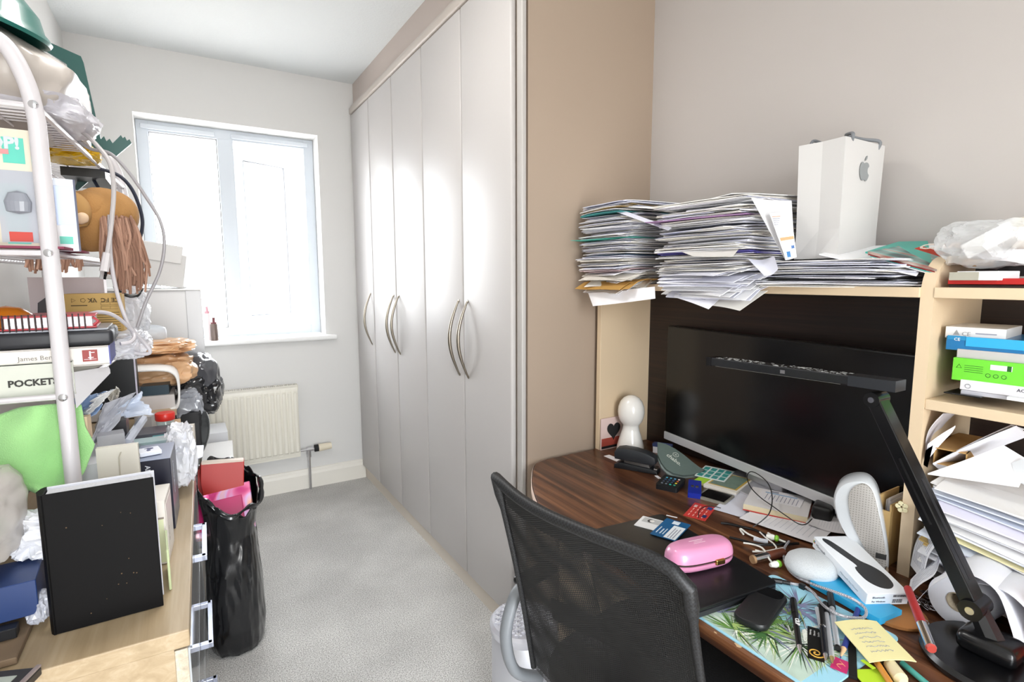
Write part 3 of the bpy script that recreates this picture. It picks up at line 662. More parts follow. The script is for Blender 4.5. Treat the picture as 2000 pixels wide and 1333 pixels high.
# ------------------------------------------------------------------ laptop and what lies on it
c, a, L, W, sg = fit4([Z(x, y, DZ+.02) for x, y in ((1352, 1212), (1150, 1045), (1282, 1000), (1508, 1130))])
t = thing('laptop', 'closed black laptop lying on the desk under a pink case', 'laptop', (c.x, c.y, DZ+.004), a)
LM = mat('#121315', .35, var=.15, vs=20)
MB().prism(rrect(-L/2, -W/2, L/2, W/2, .012), 0, .010, mat('#2b2c30', .3), .001).build('base', t, True)
MB().prism(rrect(-L/2, -W/2, L/2, W/2, .012), .0112, .0175, LM, .0015).build('lid', t, True)
MB().box(-L/2+.02, -W/2-.001, .0045, -L/2+.06, -W/2+.001, .0075, CHROME).build('port', t)
LZ = DZ+.0218
t, L, W, sg = flat('identity_card', 'white identity card with a grey portrait lying on the laptop', 'card', ((1241, 1022), (1258, 1009), (1300, 1019), (1283, 1043)), LZ, .0009, mat('#e4e4e4', .4), r=.002)
mb = MB(); mb.quad(.0, -.42*W, .43*L, .38*W, .0009, mat('#b9bab9', .5)); mb.lathe([(.0085, 0), (.0085, .0003)], mat('#3a3735', .6), 20, Matrix.Translation((.2*L, .02, .0011)) @ Matrix.Scale(.8, 4, (0, 1, 0)) @ Matrix.Translation((0, -.02, 0)))
mb.lathe([(.0055, 0), (.0055, .0003)], mat('#e8e4e0', .6), 20, Matrix.Translation((.2*L, .0, .0014))); mb.build('portrait_print', t)
t, L, W, sg = flat('identity_card', 'blue identity card with white text panel beside the portrait card on the laptop', 'card', ((1270, 1043), (1302, 1012), (1350, 1026), (1318, 1058)), LZ+.0012, .0009, mat('#1f5c8c', .35), r=.002, deco=((.04, .5, .72, .96, mat('#e6ebef', .5)), (.08, .62, .6, .66, LIGHTINK), (.08, .72, .55, .76, LIGHTINK), (.08, .82, .6, .86, LIGHTINK), (.78, .35, .95, .62, mat('#dfe8f0', .5)), (.15, .12, .5, .16, mat('#c6d8e6', .5)), (.15, .26, .42, .31, mat('#c6d8e6', .5)), (.15, .38, .46, .42, mat('#c6d8e6', .5))))
p = Z(1312, 1012, LZ)
tag(MB().tube([(-.013, 0, 0), (.013, 0, 0)], .0012, WHITE, 6).build('white_stick', loc=(Z(1312, 1011, LZ).x, Z(1312, 1011, LZ).y, LZ+.002), rot=R(-62)), 'tiny white stick lying behind the blue identity card', 'stick')
# pink glasses case
c, a, L, W, sg = fit4([Z(x, y, LZ+.02) for x, y in ((1300, 1085), (1352, 1035), (1428, 1060), (1375, 1118))])
PINK = mat('#dc93b8', .28, coat=.3)
c = Z(1365, 1083, LZ+.022); a = math.atan2(*(Z(1425, 1070, LZ+.02)-Z(1310, 1095, LZ+.02)).yx)
t = thing('glasses_case', 'pink hard glasses case with gold clasp lying on the black laptop', 'glasses case', (c.x, c.y, LZ), a)
L, W = .150, .068
def clam(z0, z1, m, topw):
    mb = MB(); n = 48; rings = []
    K = 7
    for k in range(K+1):
        s = k/K; ang_ = s*PI/2; sc = math.cos(ang_)**.45 if topw else 1; zz = z0+(z1-z0)*math.sin(ang_)
        rings.append((max(.02, sc), zz))
    vs = []
    for sc, zz in rings:
        for i in range(n):
            th = 2*PI*i/n; cx_, sy2 = math.cos(th), math.sin(th)
            x = math.copysign(abs(cx_)**.62, cx_)*(L/2-(1-sc)*.036); y = math.copysign(abs(sy2)**.75, sy2)*(W/2-(1-sc)*.034)
            vs.append((x, y, zz))
    fs = [[k*n+i, k*n+(i+1) % n, (k+1)*n+(i+1) % n, (k+1)*n+i] for k in range(K) for i in range(n)]
    fs += [list(range(n))[::-1], list(range(K*n, (K+1)*n))]
    mb.add(vs, fs, m); return mb
clam(.018, .000, PINK, True).build('lower_shell', t, True)
clam(.023, .050, PINK, True).build('upper_shell', t, True)
MB().prism([(math.copysign(abs(math.cos(q))**.62, math.cos(q))*(L/2-.003), math.copysign(abs(math.sin(q))**.75, math.sin(q))*(W/2-.003)) for q in [2*PI*k/40 for k in range(40)]], .017, .0235, mat('#2a1c14', .5)).build('lining', t)
GOLD = mat('#c9a15a', .25, metal=1)
MB().box(.012, -W/2-.004, .014, .034, -W/2+.003, .025, GOLD, .002).build('clasp', t)
mb = MB(); PL = mat('#f2d3e0', .4); mb.quad(-.022, .004, .012, .006, .0502, PL); mb.quad(-.014, -.001, .006, .0005, .0502, PL); mb.quad(-.018, -.006, .010, -.0045, .0502, PL); mb.build('small_print', t)
# ------------------------------------------------------------------ mouse mat, mouse, pens
SKY = mat('#9fd3e6', .5)
mp4 = [(1386, 1215), (1480, 1098), (1800, 1210), (1632, 1322)]
c, a, L, W, sg = fit4([Z(x, y, DZ+.003) for x, y in ((1392, 1205), (1478, 1100), (1700, 1190), (1628, 1322))])
A0_, B0_ = Z(1480, 1100, DZ), Z(1630, 1325, DZ)
a = R(90)
x0, x1, y0, y1 = .742, .985, .372, .600
t = thing('mouse_mat', 'mouse mat printed with palm fronds against a pale blue sky', 'mouse mat', ((x0+x1)/2, (y0+y1)/2, DZ+.0005), 0)
hw, hh = (x1-x0)/2, (y1-y0)/2
MB().prism(rrect(-hw, -hh, hw, hh, .012), 0, .003, SKY, .0006, side=None).build('pad', t)
mb = MB(); rp = random.Random(8)
GC = [mat('#3f6a35', .6), mat('#6f9a4c', .6), mat('#22331f', .6), mat('#9fb86b', .6), mat('#e8ece2', .6), mat('#7c7fa0', .6)]
mb.quad(-hw+.004, -hh+.03, -.01, hh-.01, .003, mat('#b9cdbf', .6, var=.3, vs=25))
for f in range(22):
    cx, cy = rp.uniform(-hw+.02, -.0), rp.uniform(-hh+.03, hh-.02)
    if f > 18: cx, cy = rp.uniform(.02, .06), rp.uniform(-.02, .05)
    a0f = rp.uniform(0, 2*PI); mm = rp.choice(GC) if f <= 18 else GC[5]
    for k in range(26):
        aa = a0f+rp.uniform(-1.3, 1.3); ln = rp.uniform(.03, .085); wd = .0019; dx, dy = math.cos(aa), math.sin(aa)
        q = [(cx-dy*wd, cy+dx*wd), (cx+dy*wd, cy-dx*wd), (cx+dx*ln, cy+dy*ln)]
        q = [(max(-hw+.003, min(hw-.003, qx)), max(-hh+.003, min(hh-.003, qy))) for qx, qy in q]
        h0 = .0034+.00001*k+.0003*(f % 5)*.3; mb.add([(qx, qy, h0) for qx, qy in q], [[0, 1, 2]], mm if rp.random() < .7 else rp.choice(GC))
mb.build('palm_print', t)
c, a, L, W, sg = fit4([Z(x, y, DZ+.012) for x, y in ((1432, 1205), (1476, 1143), (1546, 1168), (1490, 1236))])
t = thing('wireless_mouse', 'flat rounded black wireless mouse on the palm mouse mat', 'mouse', (c.x, c.y, DZ+.0042), a)
MB().prism(rrect(-L/2, -W/2, L/2, W/2, .02, 8), 0, .014, mat('#1b1c1e', .4), .005).build('body', t, True)
MB().prism(rrect(L/2-.035, -W/2+.006, L/2-.005, W/2-.006, .012, 6), .0139, .0146, mat('#101012', .15)).build('touch_strip', t)
def rod(name, label, cat, p0, p1, z0, z1, r, parts):
    # parts: (name, from, to, r0, r1, material) along the rod
    a = Z(*p0, z0); b_ = Z(*p1, z1); d = b_-a; t = thing(name, label, cat, a, 0)
    for i, (pn, s0, s1, r0_, r1_, m) in enumerate(parts): MB().tube([d*s0, d*s1], [r0_, r1_], m, 14).build(pn, t, True)
    return t, d
CL = film('#e8eaf0', .75, .1, 'clear')
z1_ = DZ+.0095
t, d = rod('ballpoint_pen', 'black pen with white lettering lying alone on the palm mat', 'pen', (1549, 1172), (1563, 1278), z1_, z1_, .005, [('barrel', 0, .88, .0052, .0045, BLACK), ('tip', .88, 1, .0042, .0008, CHROME), ('clip', .02, .3, .0056, .0056, BLACK)])
q = d.normalized(); lettering('CILIP', .009, mat('#e8e8e8', .5), t, d*.42+Vector((-.003, .0, .0058)), (0, 0, math.atan2(q.y, q.x)), bold=.0003)
rod('ballpoint_pen', 'black gel pen with a ribbed grip lying left of the clear pens', 'pen', (1603, 1185), (1613, 1292), z1_, z1_, .005, [('cap', 0, .42, .0058, .0055, BLACK), ('ring', .42, .44, .006, .006, CHROME), ('barrel', .44, .9, .0055, .005, mat('#1a1d24', .25)), ('tip', .9, 1, .004, .001, CHROME)])
rod('ballpoint_pen', 'clear-barrelled pen with a black cap among the pens on the mat', 'pen', (1621, 1160), (1636, 1268), DZ+.013, z1_, .005, [('cap', 0, .3, .0055, .0062, BLACK), ('barrel', .3, .98, .0046, .0044, CL), ('refill', .3, .97, .0015, .0015, BLACK), ('end_plug', .97, 1, .0045, .0045, BLACK)])
rod('ballpoint_pen', 'clear pen with its point toward the pink card', 'pen', (1612, 1180), (1626, 1296), z1_, z1_, .005, [('cap', .0, .2, .0052, .0052, BLACK), ('barrel', .2, .92, .0043, .0042, CL), ('refill', .2, .92, .0014, .0014, BLACK), ('tip', .92, 1, .0035, .0008, mat('#c8b07a', .3, metal=.8))])
rod('ballpoint_pen', 'clear thin pen lying closest to the black business card', 'pen', (1596, 1190), (1605, 1230), z1_, z1_, .004, [('barrel', 0, 1, .0042, .0042, CL)])
rod('colouring_pencil', 'blue pencil with a bare wood point under the yellow note', 'pencil', (1680, 1180), (1641, 1287), DZ+.012, DZ+.006, .004, [('barrel', 0, .84, .0042, .0042, mat('#2c3a86', .4)), ('bare_wood', .84, .97, .0042, .001, mat('#d8b48a', .7)), ('lead', .97, 1, .001, .0004, mat('#2c3a86', .4))])
# business cards
t, L, W, sg = flat('business_card', 'black business card with a gold spiral under the pens', 'card', ((1576, 1283), (1579, 1222), (1605, 1232), (1612, 1297)), DZ+.0044, .0006, mat('#0d0c0b', .4))
sp = [((.004+.0018*k*.16)*0+(.001+.00042*k)*math.cos(k*.42), (.001+.00042*k)*math.sin(k*.42), .0008) for k in range(28)]
MB().tube([(x-.30*L, y, z) for x, y, z in sp], .0011, mat('#d8a844', .5), 6).build('gold_spiral', t)
for i, s in enumerate(('Dr R. Pickering', 'Director', 'London')): lettering(s.split()[-1] if i == 0 else s, .0042, mat('#cfcfcf', .5), t, (.02-.0*i, .006-.006*i, .0008), (0, 0, R(0)))
t, L, W, sg = flat('leaflet', 'pink leaflet with curly gold lines next to the pen tips', 'leaflet', ((1620, 1302), (1632, 1288), (1658, 1290), (1655, 1318)), DZ+.0044, .0007, mat('#c22f6b', .4))
MB().tube(spline([(-.3*L, -.1*W, .001), (-.1*L, .2*W, .001), (.1*L, -.1*W, .001), (.0*L, -.3*W, .001), (.3*L, .1*W, .001)], 6), .0004, mat('#e8b07a', .5), 5).build('curly_line', t)
flat('black_sleeve', 'slim black sleeve with white lettering beside the pink leaflet', 'sleeve', ((1659, 1318), (1655, 1250), (1672, 1255), (1674, 1325)), DZ+.0005, .005, mat('#0b0b0c', .5))
# ------------------------------------------------------------------ earphones, lipstick, speaker, box
WIRE = mat('#ecebe4', .4)
zz = DZ+.006
t = thing('earphones', 'white earphones with lime green buds tangled behind the round speaker', 'earphones', (0, 0, 0))
MB().tube(spline([Z(1452, 1061, zz), Z(1470, 1064, zz), Z(1487, 1070, zz+.004), Z(1496, 1080, zz+.006), Z(1502, 1092, zz+.006), Z(1512, 1104, zz+.004)], 6), .0019, WIRE).build('wire', t, True)
MB().tube(spline([Z(1470, 1078, zz), Z(1490, 1078, zz), Z(1510, 1075, zz), Z(1530, 1071, zz)], 6), .0019, WIRE).build('wire', t, True)
MB().tube(spline([Z(1484, 1040, zz), Z(1497, 1052, zz), Z(1510, 1062, zz), Z(1516, 1072, zz), Z(1500, 1080, zz), Z(1475, 1075, zz)], 6), .0017, WIRE).build('wire', t, True)
MB().tube(spline([Z(1500, 1042, zz), Z(1520, 1054, zz), Z(1535, 1060, zz)], 6), .0025, WIRE).build('wire', t, True)
LIME = mat('#86c83a', .4)
for (p_, q_) in (((1508, 1050), (1520, 1053)), ((1514, 1103), (1526, 1101))):
    A, B = Z(*p_, zz+.004), Z(*q_, zz+.004); dd_ = (B-A).normalized()
    MB().tube([A-dd_*.012, A, A+dd_*.005], [.004, .007, .006], WIRE, 14).build('bud_housing', t, True)
    MB().tube([A+dd_*.005, A+dd_*.008, A+dd_*.012, A+dd_*.014], [.004, .0075, .0065, .003], LIME, 14).build('bud_tip', t, True)
t = thing('usb_cable', 'white cable with a clear wrapped plug beside the earphones', 'cable', (0, 0, 0))
MB().tube(spline([Z(1452, 1044, zz), Z(1446, 1036, zz), Z(1448, 1034, zz), Z(1460, 1043, zz), Z(1478, 1051, zz), Z(1492, 1056, zz)], 6), .0022, WIRE).build('lead', t, True)
MB().tube([Z(1472, 1053, zz), Z(1500, 1059, zz)], .005, film('#dfe3ec', .3, .2, 'wrap'), 8).build('wrapped_plug', t, True)
rod('lipstick', 'silver and brown lipstick tube lying behind the round speaker', 'lipstick', (1469, 1094), (1530, 1080), DZ+.0095, DZ+.0095, .008, [('cap', 0, .06, .0085, .009, mat('#c9a27a', .3, metal=.5)), ('silver_base', .06, .5, .0085, .0085, CHROME), ('brown_sleeve', .5, 1, .0095, .0095, mat('#6b3a28', .35))])
# blue packet
o = flat('blue_packet', 'bright blue shiny packet under the white mouse box', 'packet', ((1608, 1130), (1640, 1118), (1745, 1195), (1690, 1215)), DZ+.0042, .012, mat('#2fa8dc', .25))[0]
p = Z(1585, 1108, DZ+.02)
t = thing('smart_speaker', 'round pale grey fabric smart speaker lying under the mouse box', 'speaker', (p.x, p.y, DZ+.0045), 0)
SPK, nt, b = nodes_mat('speaker_fabric'); b.inputs['Roughness'].default_value = .85
tc = nt.nodes.new('ShaderNodeTexCoord'); vo = nt.nodes.new('ShaderNodeTexVoronoi'); vo.inputs['Scale'].default_value = 1100; r_ = ramp(nt, [(.05, '#a4a9ad'), (.6, '#c9cdd0')])
nt.links.new(tc.outputs['Object'], vo.inputs['Vector']); nt.links.new(vo.outputs['Distance'], r_.inputs[0]); nt.links.new(r_.outputs[0], b.inputs['Base Color'])
MB().lathe([(.030, 0), (.042, .004), (.048, .012), (.049, .017)], mat('#d3d9dc', .4), 48).build('base_shell', t, True)
MB().lathe([(.049, .017), (.0485, .022), (.045, .030), (.036, .037), (.022, .041), (.008, .0425), (.0, .0426)], SPK, 48).build('fabric_top', t, True)
BR, nt, b = nodes_mat('braid'); tc = nt.nodes.new('ShaderNodeTexCoord'); ck = nt.nodes.new('ShaderNodeTexChecker'); ck.inputs['Scale'].default_value = 700; ck.inputs[1].default_value = lin('#5a5a60'); ck.inputs[2].default_value = lin('#c9c9cf')
nt.links.new(tc.outputs['Object'], ck.inputs['Vector']); nt.links.new(ck.outputs[0], b.inputs['Base Color'])
t = thing('braided_cable', 'grey braided cable looping round the smart speaker to the laptop', 'cable', (0, 0, 0))
zc = DZ+.008
pts = [Z(1541, 1058, zc), Z(1532, 1072, zc), Z(1532, 1095, zc), Z(1542, 1115, zc), Z(1560, 1130, zc), Z(1590, 1143, zc+.012), Z(1625, 1155, zc+.018), Z(1660, 1168, zc+.018), Z(1680, 1180, zc+.012), Z(1691, 1192, zc+.008), Z(1690, 1204, zc+.006), Z(1678, 1208, zc+.006), Z(1650, 1205, zc+.012), Z(1625, 1195, zc+.014), Z(1605, 1180, zc+.008), Z(1590, 1160, zc+.004), Z(1575, 1148, zc)]
MB().tube(spline(pts, 8), .0026, BR, 8).build('lead', t, True)
MB().tube([Z(1508, 1134, zc), Z(1527, 1137, zc), Z(1528, 1137, zc), Z(1543, 1140, zc)], [.005, .005, .004, .004], BLACK, 8).build('plug', t, True)
MB().tube([Z(1543, 1140, zc), Z(1560, 1143, zc), Z(1575, 1148, zc)], .0026, BR, 8).build('lead_end', t, True)
q = Z(1567, 1146, zc); MB().box(q.x-.004, q.y-.005, q.z-.006, q.x+.004, q.y+.005, q.z+.005, BLACK, .001).build('cable_tie', t)
# mouse box, tilted because it rests on the speaker
O = Z(1690, 1183, DZ+.014); Bx = Z(1772, 1181, DZ+.014)
ux = (Bx-O); Wd = ux.length; ux.normalize()
Dd = Z(1574, 1068, DZ+.040); uy = (Dd-O); uy -= ux*uy.dot(ux); Ln = uy.length; uy.normalize(); uz = ux.cross(uy)
t = thing('mouse_box', 'white box with a black curved mouse pictured on its lid', 'box', O, Matrix((ux, uy, uz)).transposed().to_euler())
HB = .024
MB().box(0, 0, 0, Wd, Ln, HB, mat('#e9edf2', .35), .0008, 1).build('carton', t)
mb = MB(); sil = []
P_ = [(.42, .10), (.62, .07), (.80, .12), (.86, .22), (.84, .34), (.74, .44), (.60, .52), (.52, .62), (.42, .78), (.30, .92), (.18, .955), (.14, .90), (.20, .78), (.28, .64), (.36, .52), (.38, .44), (.30, .42), (.26, .34), (.28, .20)]
mb.prism([(x*Wd, y*Ln) for x, y in [(p_.x, p_.y) for p_ in spline([(a_, b_, 0) for a_, b_ in P_], 4, True)]], HB, HB+.0004, mat('#2b2d31', .4)); mb.build('mouse_picture', t)
GT = mat('#8d9298', .6)
lettering('Microsoft', .008, GT, t, (-.0003, Ln*.93, .010), (R(90), 0, R(-90)))
mb = MB()
for i, cc in enumerate(('#c8553a', '#7ea83c', '#3f8fc4', '#d8b13a')): mb.box(-.0006, Ln*.955+(i % 2)*.003, .012+(i//2)*.003, -.0001, Ln*.955+.0026+(i % 2)*.003, .0146+(i//2)*.003, mat(cc, .5))
mb.build('square_logo', t)
lettering('Microsoft Arc Mouse', .006, mat('#b8c2cc', .6), t, (-.0003, Ln*.45, .009), (R(90), 0, R(-90)))
lettering('Bluetooth', .0058, INK, t, (.010, -.0003, .014), FRONT_Y); lettering('For Windows', .0045, INK, t, (.010, -.0003, .006), FRONT_Y)
mb = MB(); rb = random.Random(3); x = Wd*.62
while x < Wd*.95: wv = rb.choice((.0006, .0009, .0014)); mb.box(x, -.0004, .0165, x+wv, -.0001, .021, INK); mb.box(x, -.0004, .004, x+wv*.9, -.0001, .012, INK) if x < Wd*.85 else None; x += wv+.0008
mb.build('barcode', t)
# tall curved speaker
p = Z(1712, 1100, DZ)
t = thing('curved_speaker', 'tall white speaker with curved shell and perforated grey face', 'speaker', (1.10, .50, DZ+.002), (0, 0, R(-62)))
# profile in the plane x (right in view) / z, pushed back in y
def vplane(px, py): return px
base = Z(1722, 1112, DZ); yv = Vector((base.x, base.y, 0)); vdir = Vector((base.x, base.y, 0)).normalized(); rdir = Vector((vdir.y, -vdir.x, 0))
def onv(px, py, back=0):
    d_ = _ray(px, py); k = (yv.dot(vdir)+back)/(d_.x*vdir.x+d_.y*vdir.y); P = EYE+d_*k
    return P
t.location = (base.x, base.y, DZ); t.rotation_euler = (0, 0, math.atan2(rdir.y, rdir.x))
def loc_(px, py): q = onv(px, py); return ((q-base).dot(rdir), q.z-DZ)
shell = [(1693, 1096), (1676, 1068), (1655, 1040), (1640, 1012), (1632, 985), (1631, 962), (1638, 945), (1652, 934), (1672, 929), (1692, 931), (1706, 942), (1716, 962), (1724, 1000), (1731, 1040), (1736, 1080), (1735, 1104), (1722, 1112), (1705, 1108)]
face = [(1706, 1092), (1692, 1060), (1677, 1030), (1665, 1000), (1660, 972), (1662, 952), (1672, 940), (1686, 935), (1698, 940), (1708, 955), (1717, 990), (1725, 1030), (1731, 1070), (1731, 1095), (1720, 1103)]
P1 = [(q.x, q.y) for q in spline([(*loc_(*s), 0) for s in shell], 3, True)]; P2 = [(q.x, q.y) for q in spline([(*loc_(*s), 0) for s in face], 3, True)]
mb = MB(); mb.T = Matrix.Rotation(R(90), 4, 'X'); mb.prism(P1, -.035, .035, mat('#e4e9ee', .15, coat=.4), .012); mb.build('shell', t, True)
FACE, nt, b = nodes_mat('perforated_grey'); b.inputs['Roughness'].default_value = .5
tc = nt.nodes.new('ShaderNodeTexCoord'); vo = nt.nodes.new('ShaderNodeTexVoronoi'); vo.inputs['Scale'].default_value = 200; vo.inputs['Randomness'].default_value = .05; r_ = ramp(nt, [(.18, '#8c8882'), (.3, '#bdb9b4')])
nt.links.new(tc.outputs['Object'], vo.inputs['Vector']); nt.links.new(vo.outputs['Distance'], r_.inputs[0]); nt.links.new(r_.outputs[0], b.inputs['Base Color'])
mb = MB(); mb.T = Matrix.Rotation(R(90), 4, 'X'); mb.prism(P2, .030, .0405, FACE, .001); mb.build('grille', t, True)
q = loc_(1722, 1072); mb = MB(); mb.box(q[0]-.009, -.041, q[1]-.005, q[0]+.009, -.0385, q[1]+.006, mat('#3a3a3a', .5)); mb.build('port_label', t)
q = loc_(1728, 1098); MB().tube([(q[0], -.035, q[1]), (q[0], -.056, q[1])], [.008, .007], CHROME, 20).build('knob', t, True)
# brown envelope folder standing by the upright
t = thing('document_folder', 'tan cardboard folder stuffed with papers standing against the shelf upright', 'folder', (1.235, .505, DZ), R(0))
TAN = mat('#c0a06a', .7)
mb = MB(); mb.box(-.02, -.010, 0, .19, -.007, .135, TAN); mb.box(-.02, .012, 0, .19, .015, .15, TAN); mb.box(-.022, -.010, 0, -.019, .015, .12, TAN); mb.build('cover', t)
for k in range(5): MB().box(-.012+.002*k, -.005+.003*k, .002, .185, -.0045+.003*k, .132+.006*(k % 3), PAPER).build('sheet', t)
# ------------------------------------------------------------------ near right corner of the desk
CORK = mat('#a8703c', .6)
c = Z(1755, 1208, DZ+.003)
tag(MB().lathe([(.046, 0), (.048, .001), (.048, .006), (.046, .007)], CORK, 40).build('round_coaster', loc=(c.x+.01, c.y+.01, DZ), smooth=True), 'round tan leather coaster partly under the mouse box', 'coaster')
rod('marker_pen', 'red marker pen with silver cap leaning toward the lamp base', 'pen', (1773, 1150), (1820, 1270), DZ+.05, DZ+.030, .007, [('barrel', 0, .62, .0062, .0075, mat('#a52c2e', .3)), ('silver_cap', .62, .97, .0078, .0078, CHROME), ('end', .97, 1, .0074, .006, mat('#b8453c', .4))])
# yellow sticky note with curl
c, a, L, W, sg = fit4([Z(x, y, DZ+.02) for x, y in ((1634, 1211), (1714, 1214), (1788, 1292), (1694, 1290))])
t = thing('sticky_note', 'pale yellow handwritten note lying across pens in front of the lamp', 'note', (c.x, c.y, DZ+.016), a)
YN_ = mat('#ece3a8', .7)
fn = lambda u, v: ((u-.5)*L, (v-.5)*W, .012*(1-min(1, v*3))**2*0+.006*math.sin(u*2.5))
MB().grid(fn, 10, 10, YN_, .0012).build('sheet', t, True)
rw = random.Random(2)
for k in range(6):
    pts = [Vector(fn(.2+.5*s/24, .2+.11*k))+Vector((rw.uniform(-.0008, .0008), rw.uniform(-.0022, .0022), .0006)) for s in range(24)]
    MB().tube(pts, .00035, mat('#8f93a8', .7), 4).build('handwriting', t)
flat('sticky_note', 'bright lime green note at the front edge below the yellow note', 'note', ((1674, 1306), (1725, 1312), (1745, 1335), (1680, 1345)), DZ+.004, .001, mat('#b6d92e', .6))
flat('sticky_note', 'thin green note strip crossing the orange pencil', 'note', ((1683, 1290), (1690, 1288), (1708, 1306), (1702, 1308)), DZ+.010, .0008, mat('#b6d92e', .6))
rod('orange_pencil', 'orange pencil sticking out from under the yellow note', 'pencil', (1706, 1285), (1745, 1345), DZ+.010, DZ+.010, .004, [('barrel', 0, 1, .0045, .0045, mat('#d8913c', .4))])
rod('eraser_stick', 'cream rounded eraser lying beside the orange pencil', 'eraser', (1738, 1298), (1765, 1335), DZ+.011, DZ+.011, .01, [('body', 0, .8, .009, .010, mat('#e4d6ae', .5)), ('end', .8, 1, .010, .006, mat('#e4d6ae', .5))])
rod('teal_pencil', 'teal pencil running toward the lamp base from the eraser', 'pencil', (1762, 1296), (1820, 1345), DZ+.006, DZ+.006, .004, [('barrel', 0, 1, .0045, .0045, mat('#4fa79c', .4))])
# lamp
LX = 1.035
q = X(1905, 1185, LX)
BLK = mat('#0b0b0d', .25)
t = thing('desk_lamp', 'black folding LED desk lamp reaching in front of the monitor', 'lamp', (LX, .265, DZ))
MB().lathe([(.0, 0), (.088, 0), (.094, .003), (.095, .010), (.090, .017), (.03, .020), (.0, .020)], BLK, 48).build('base', t, True)
MB().box(-.03, -.03, .019, .03, .045, .05, BLK, .012, 3).build('pivot_block', t, True)
hz = q.z-DZ; hy0 = q.y-.265
top = X(1718, 778, LX+.01); a = Vector((0, hy0, hz)); e = Vector((.0, top.y-.265, top.z-DZ)); d = (e-a).normalized()
MB().tube([(0, .005, .04), (0, hy0-.002, hz)], [.017, .014], BLK, 8).build('lower_joint', t)
def bar(A, B, w_, h_, m, parent, name, r=.002, x0=0):
    d_ = B-A; L_ = d_.length; rot = d_.to_track_quat('Y', 'Z').to_matrix().to_4x4(); mb = MB()
    mb.box(-w_/2, 0, -h_/2, w_/2, L_, h_/2, m, r, T=Matrix.Translation(A) @ rot); return mb.build(name, parent), rot
arm, rot = bar(a-d*.012, e, .034, .022, BLK, t, 'arm')
mb = MB(); mb.box(-.0178, .13, -.0015, -.0172, .24, .0015, BLACK, T=Matrix.Translation(a) @ rot); mb.box(-.004, .09, -.0114, .004, .2, -.0108, mat('#1c1d21', .5), T=Matrix.Translation(a) @ rot); mb.box(-.004, .04, .0108, .004, .2, .0114, mat('#1c1d21', .5), T=Matrix.Translation(a) @ rot); mb.build('cable_slot', arm)
mb = MB(); mb.tube([(-.022, hy0, hz), (.022, hy0, hz)], .016, BLK, 20); mb.tube([(-.0235, hy0, hz), (-.022, hy0, hz)], .006, CHROME, 14); mb.build('hinge', t, True)
mb = MB(); mb.tube([e+Vector((-.02, 0, 0)), e+Vector((.02, 0, 0))], .013, BLK, 20); mb.tube([e+Vector((-.0215, 0, 0)), e+Vector((-.02, 0, 0))], .005, CHROME, 14); mb.build('hinge', t, True)
he = X(1757, 752, LX+.01); hf = X(1396, 704, LX+.01)
A = Vector((0, he.y-.265-.004, he.z-DZ)); B = Vector((0, hf.y-.265, hf.z-DZ))
hd, rot = bar(A, B, .036, .018, mat('#1d1e20', .2), t, 'lamp_head', .002)
mb = MB(); T_ = Matrix.Translation(A) @ rot; LL = (B-A).length
mb.box(-.013, .09, -.0098, .013, LL-.02, -.0088, mat('#d9d6cc', .4), T=T_); mb.build('led_strip', hd)
mb = MB(); mb.box(-.0186, LL-.012, -.0096, .0186, LL+.001, .0096, BLK, T=T_); mb.build('end_cap', hd); mb = MB(); mb.box(-.0186, -.002, -.0096, .0186, .075, .0096, mat('#26282c', .25), T=T_); mb.build('joint_housing', hd)
rd = random.Random(4); mb = MB(); DUST = mat('#a9a9a6', .9)
for k in range(170):
    y_ = rd.uniform(.08, LL-.02); x_ = rd.uniform(-.016, .016); s_2 = rd.uniform(.0005, .0016)
    mb.box(x_-s_2, y_-s_2*1.5, .009, x_+s_2, y_+s_2*1.5, .0093, DUST, T=T_)
o = mb.build('dust', hd)
mb = MB(); mb.box(-.0186, LL*.52-.005, -.004, -.0181, LL*.52+.005, .003, CHROME, T=T_); mb.build('switch', hd)
# till roll paper and curls behind the lamp
RP = mat('#e9eaf0', .8)
t = thing('paper_roll', 'roll of white till paper standing on its side beside the lamp arm', 'paper roll', (1.145, .335, DZ+.046), (0, 0, R(-4)))
vs = []; fs = []; n = 40
mb = MB()
RT = Matrix.Rotation(R(-90), 4, 'Y')
for r1_, r2_ in ((.044, .016),):
    for k in range(n):
        a1 = 2*PI*k/n; vs += [(.0, r1_*math.cos(a1), r1_*math.sin(a1)), (.09, r1_*math.cos(a1), r1_*math.sin(a1)), (.0, r2_*math.cos(a1), r2_*math.sin(a1)), (.09, r2_*math.cos(a1), r2_*math.sin(a1))]
    for k in range(n):
        A4, B4 = 4*k, 4*((k+1) % n); fs += [[A4, B4, B4+1, A4+1], [A4+2, A4+3, B4+3, B4+2], [A4, A4+2, B4+2, B4], [A4+1, B4+1, B4+3, A4+3]]
mb.add([(x-.045, y, z) for x, y, z in vs], fs, RP); mb.build('roll', t, True)
mb = MB(); k = 30; vs = [( -.0457, r_ * math.cos(2*PI*i/k), r_*math.sin(2*PI*i/k)) for r_ in (.0165, .0145) for i in range(k)]; vs += [(.04, y, z) for _, y, z in vs]
mb.add(vs, [[i, (i+1) % k, k+(i+1) % k, k+i] for i in range(k)]+[[k+i, k+(i+1) % k, 3*k+(i+1) % k, 3*k+i] for i in range(k)], mat('#a89a84', .8)); mb.build('card_core', t)
fnl = lambda u, v: (-.045+.09*u, -.044*math.cos(v*1.0)-.0+.12*v*v, .046+.05*math.sin(v*2.4)-.10*v*v+.01)
MB().grid(lambda u, v: (-.045+.09*u, -.02-.12*v, .045+.02*math.sin(v*PI)-.085*v*v), 6, 16, RP, .0006).build('loose_end', t, True)
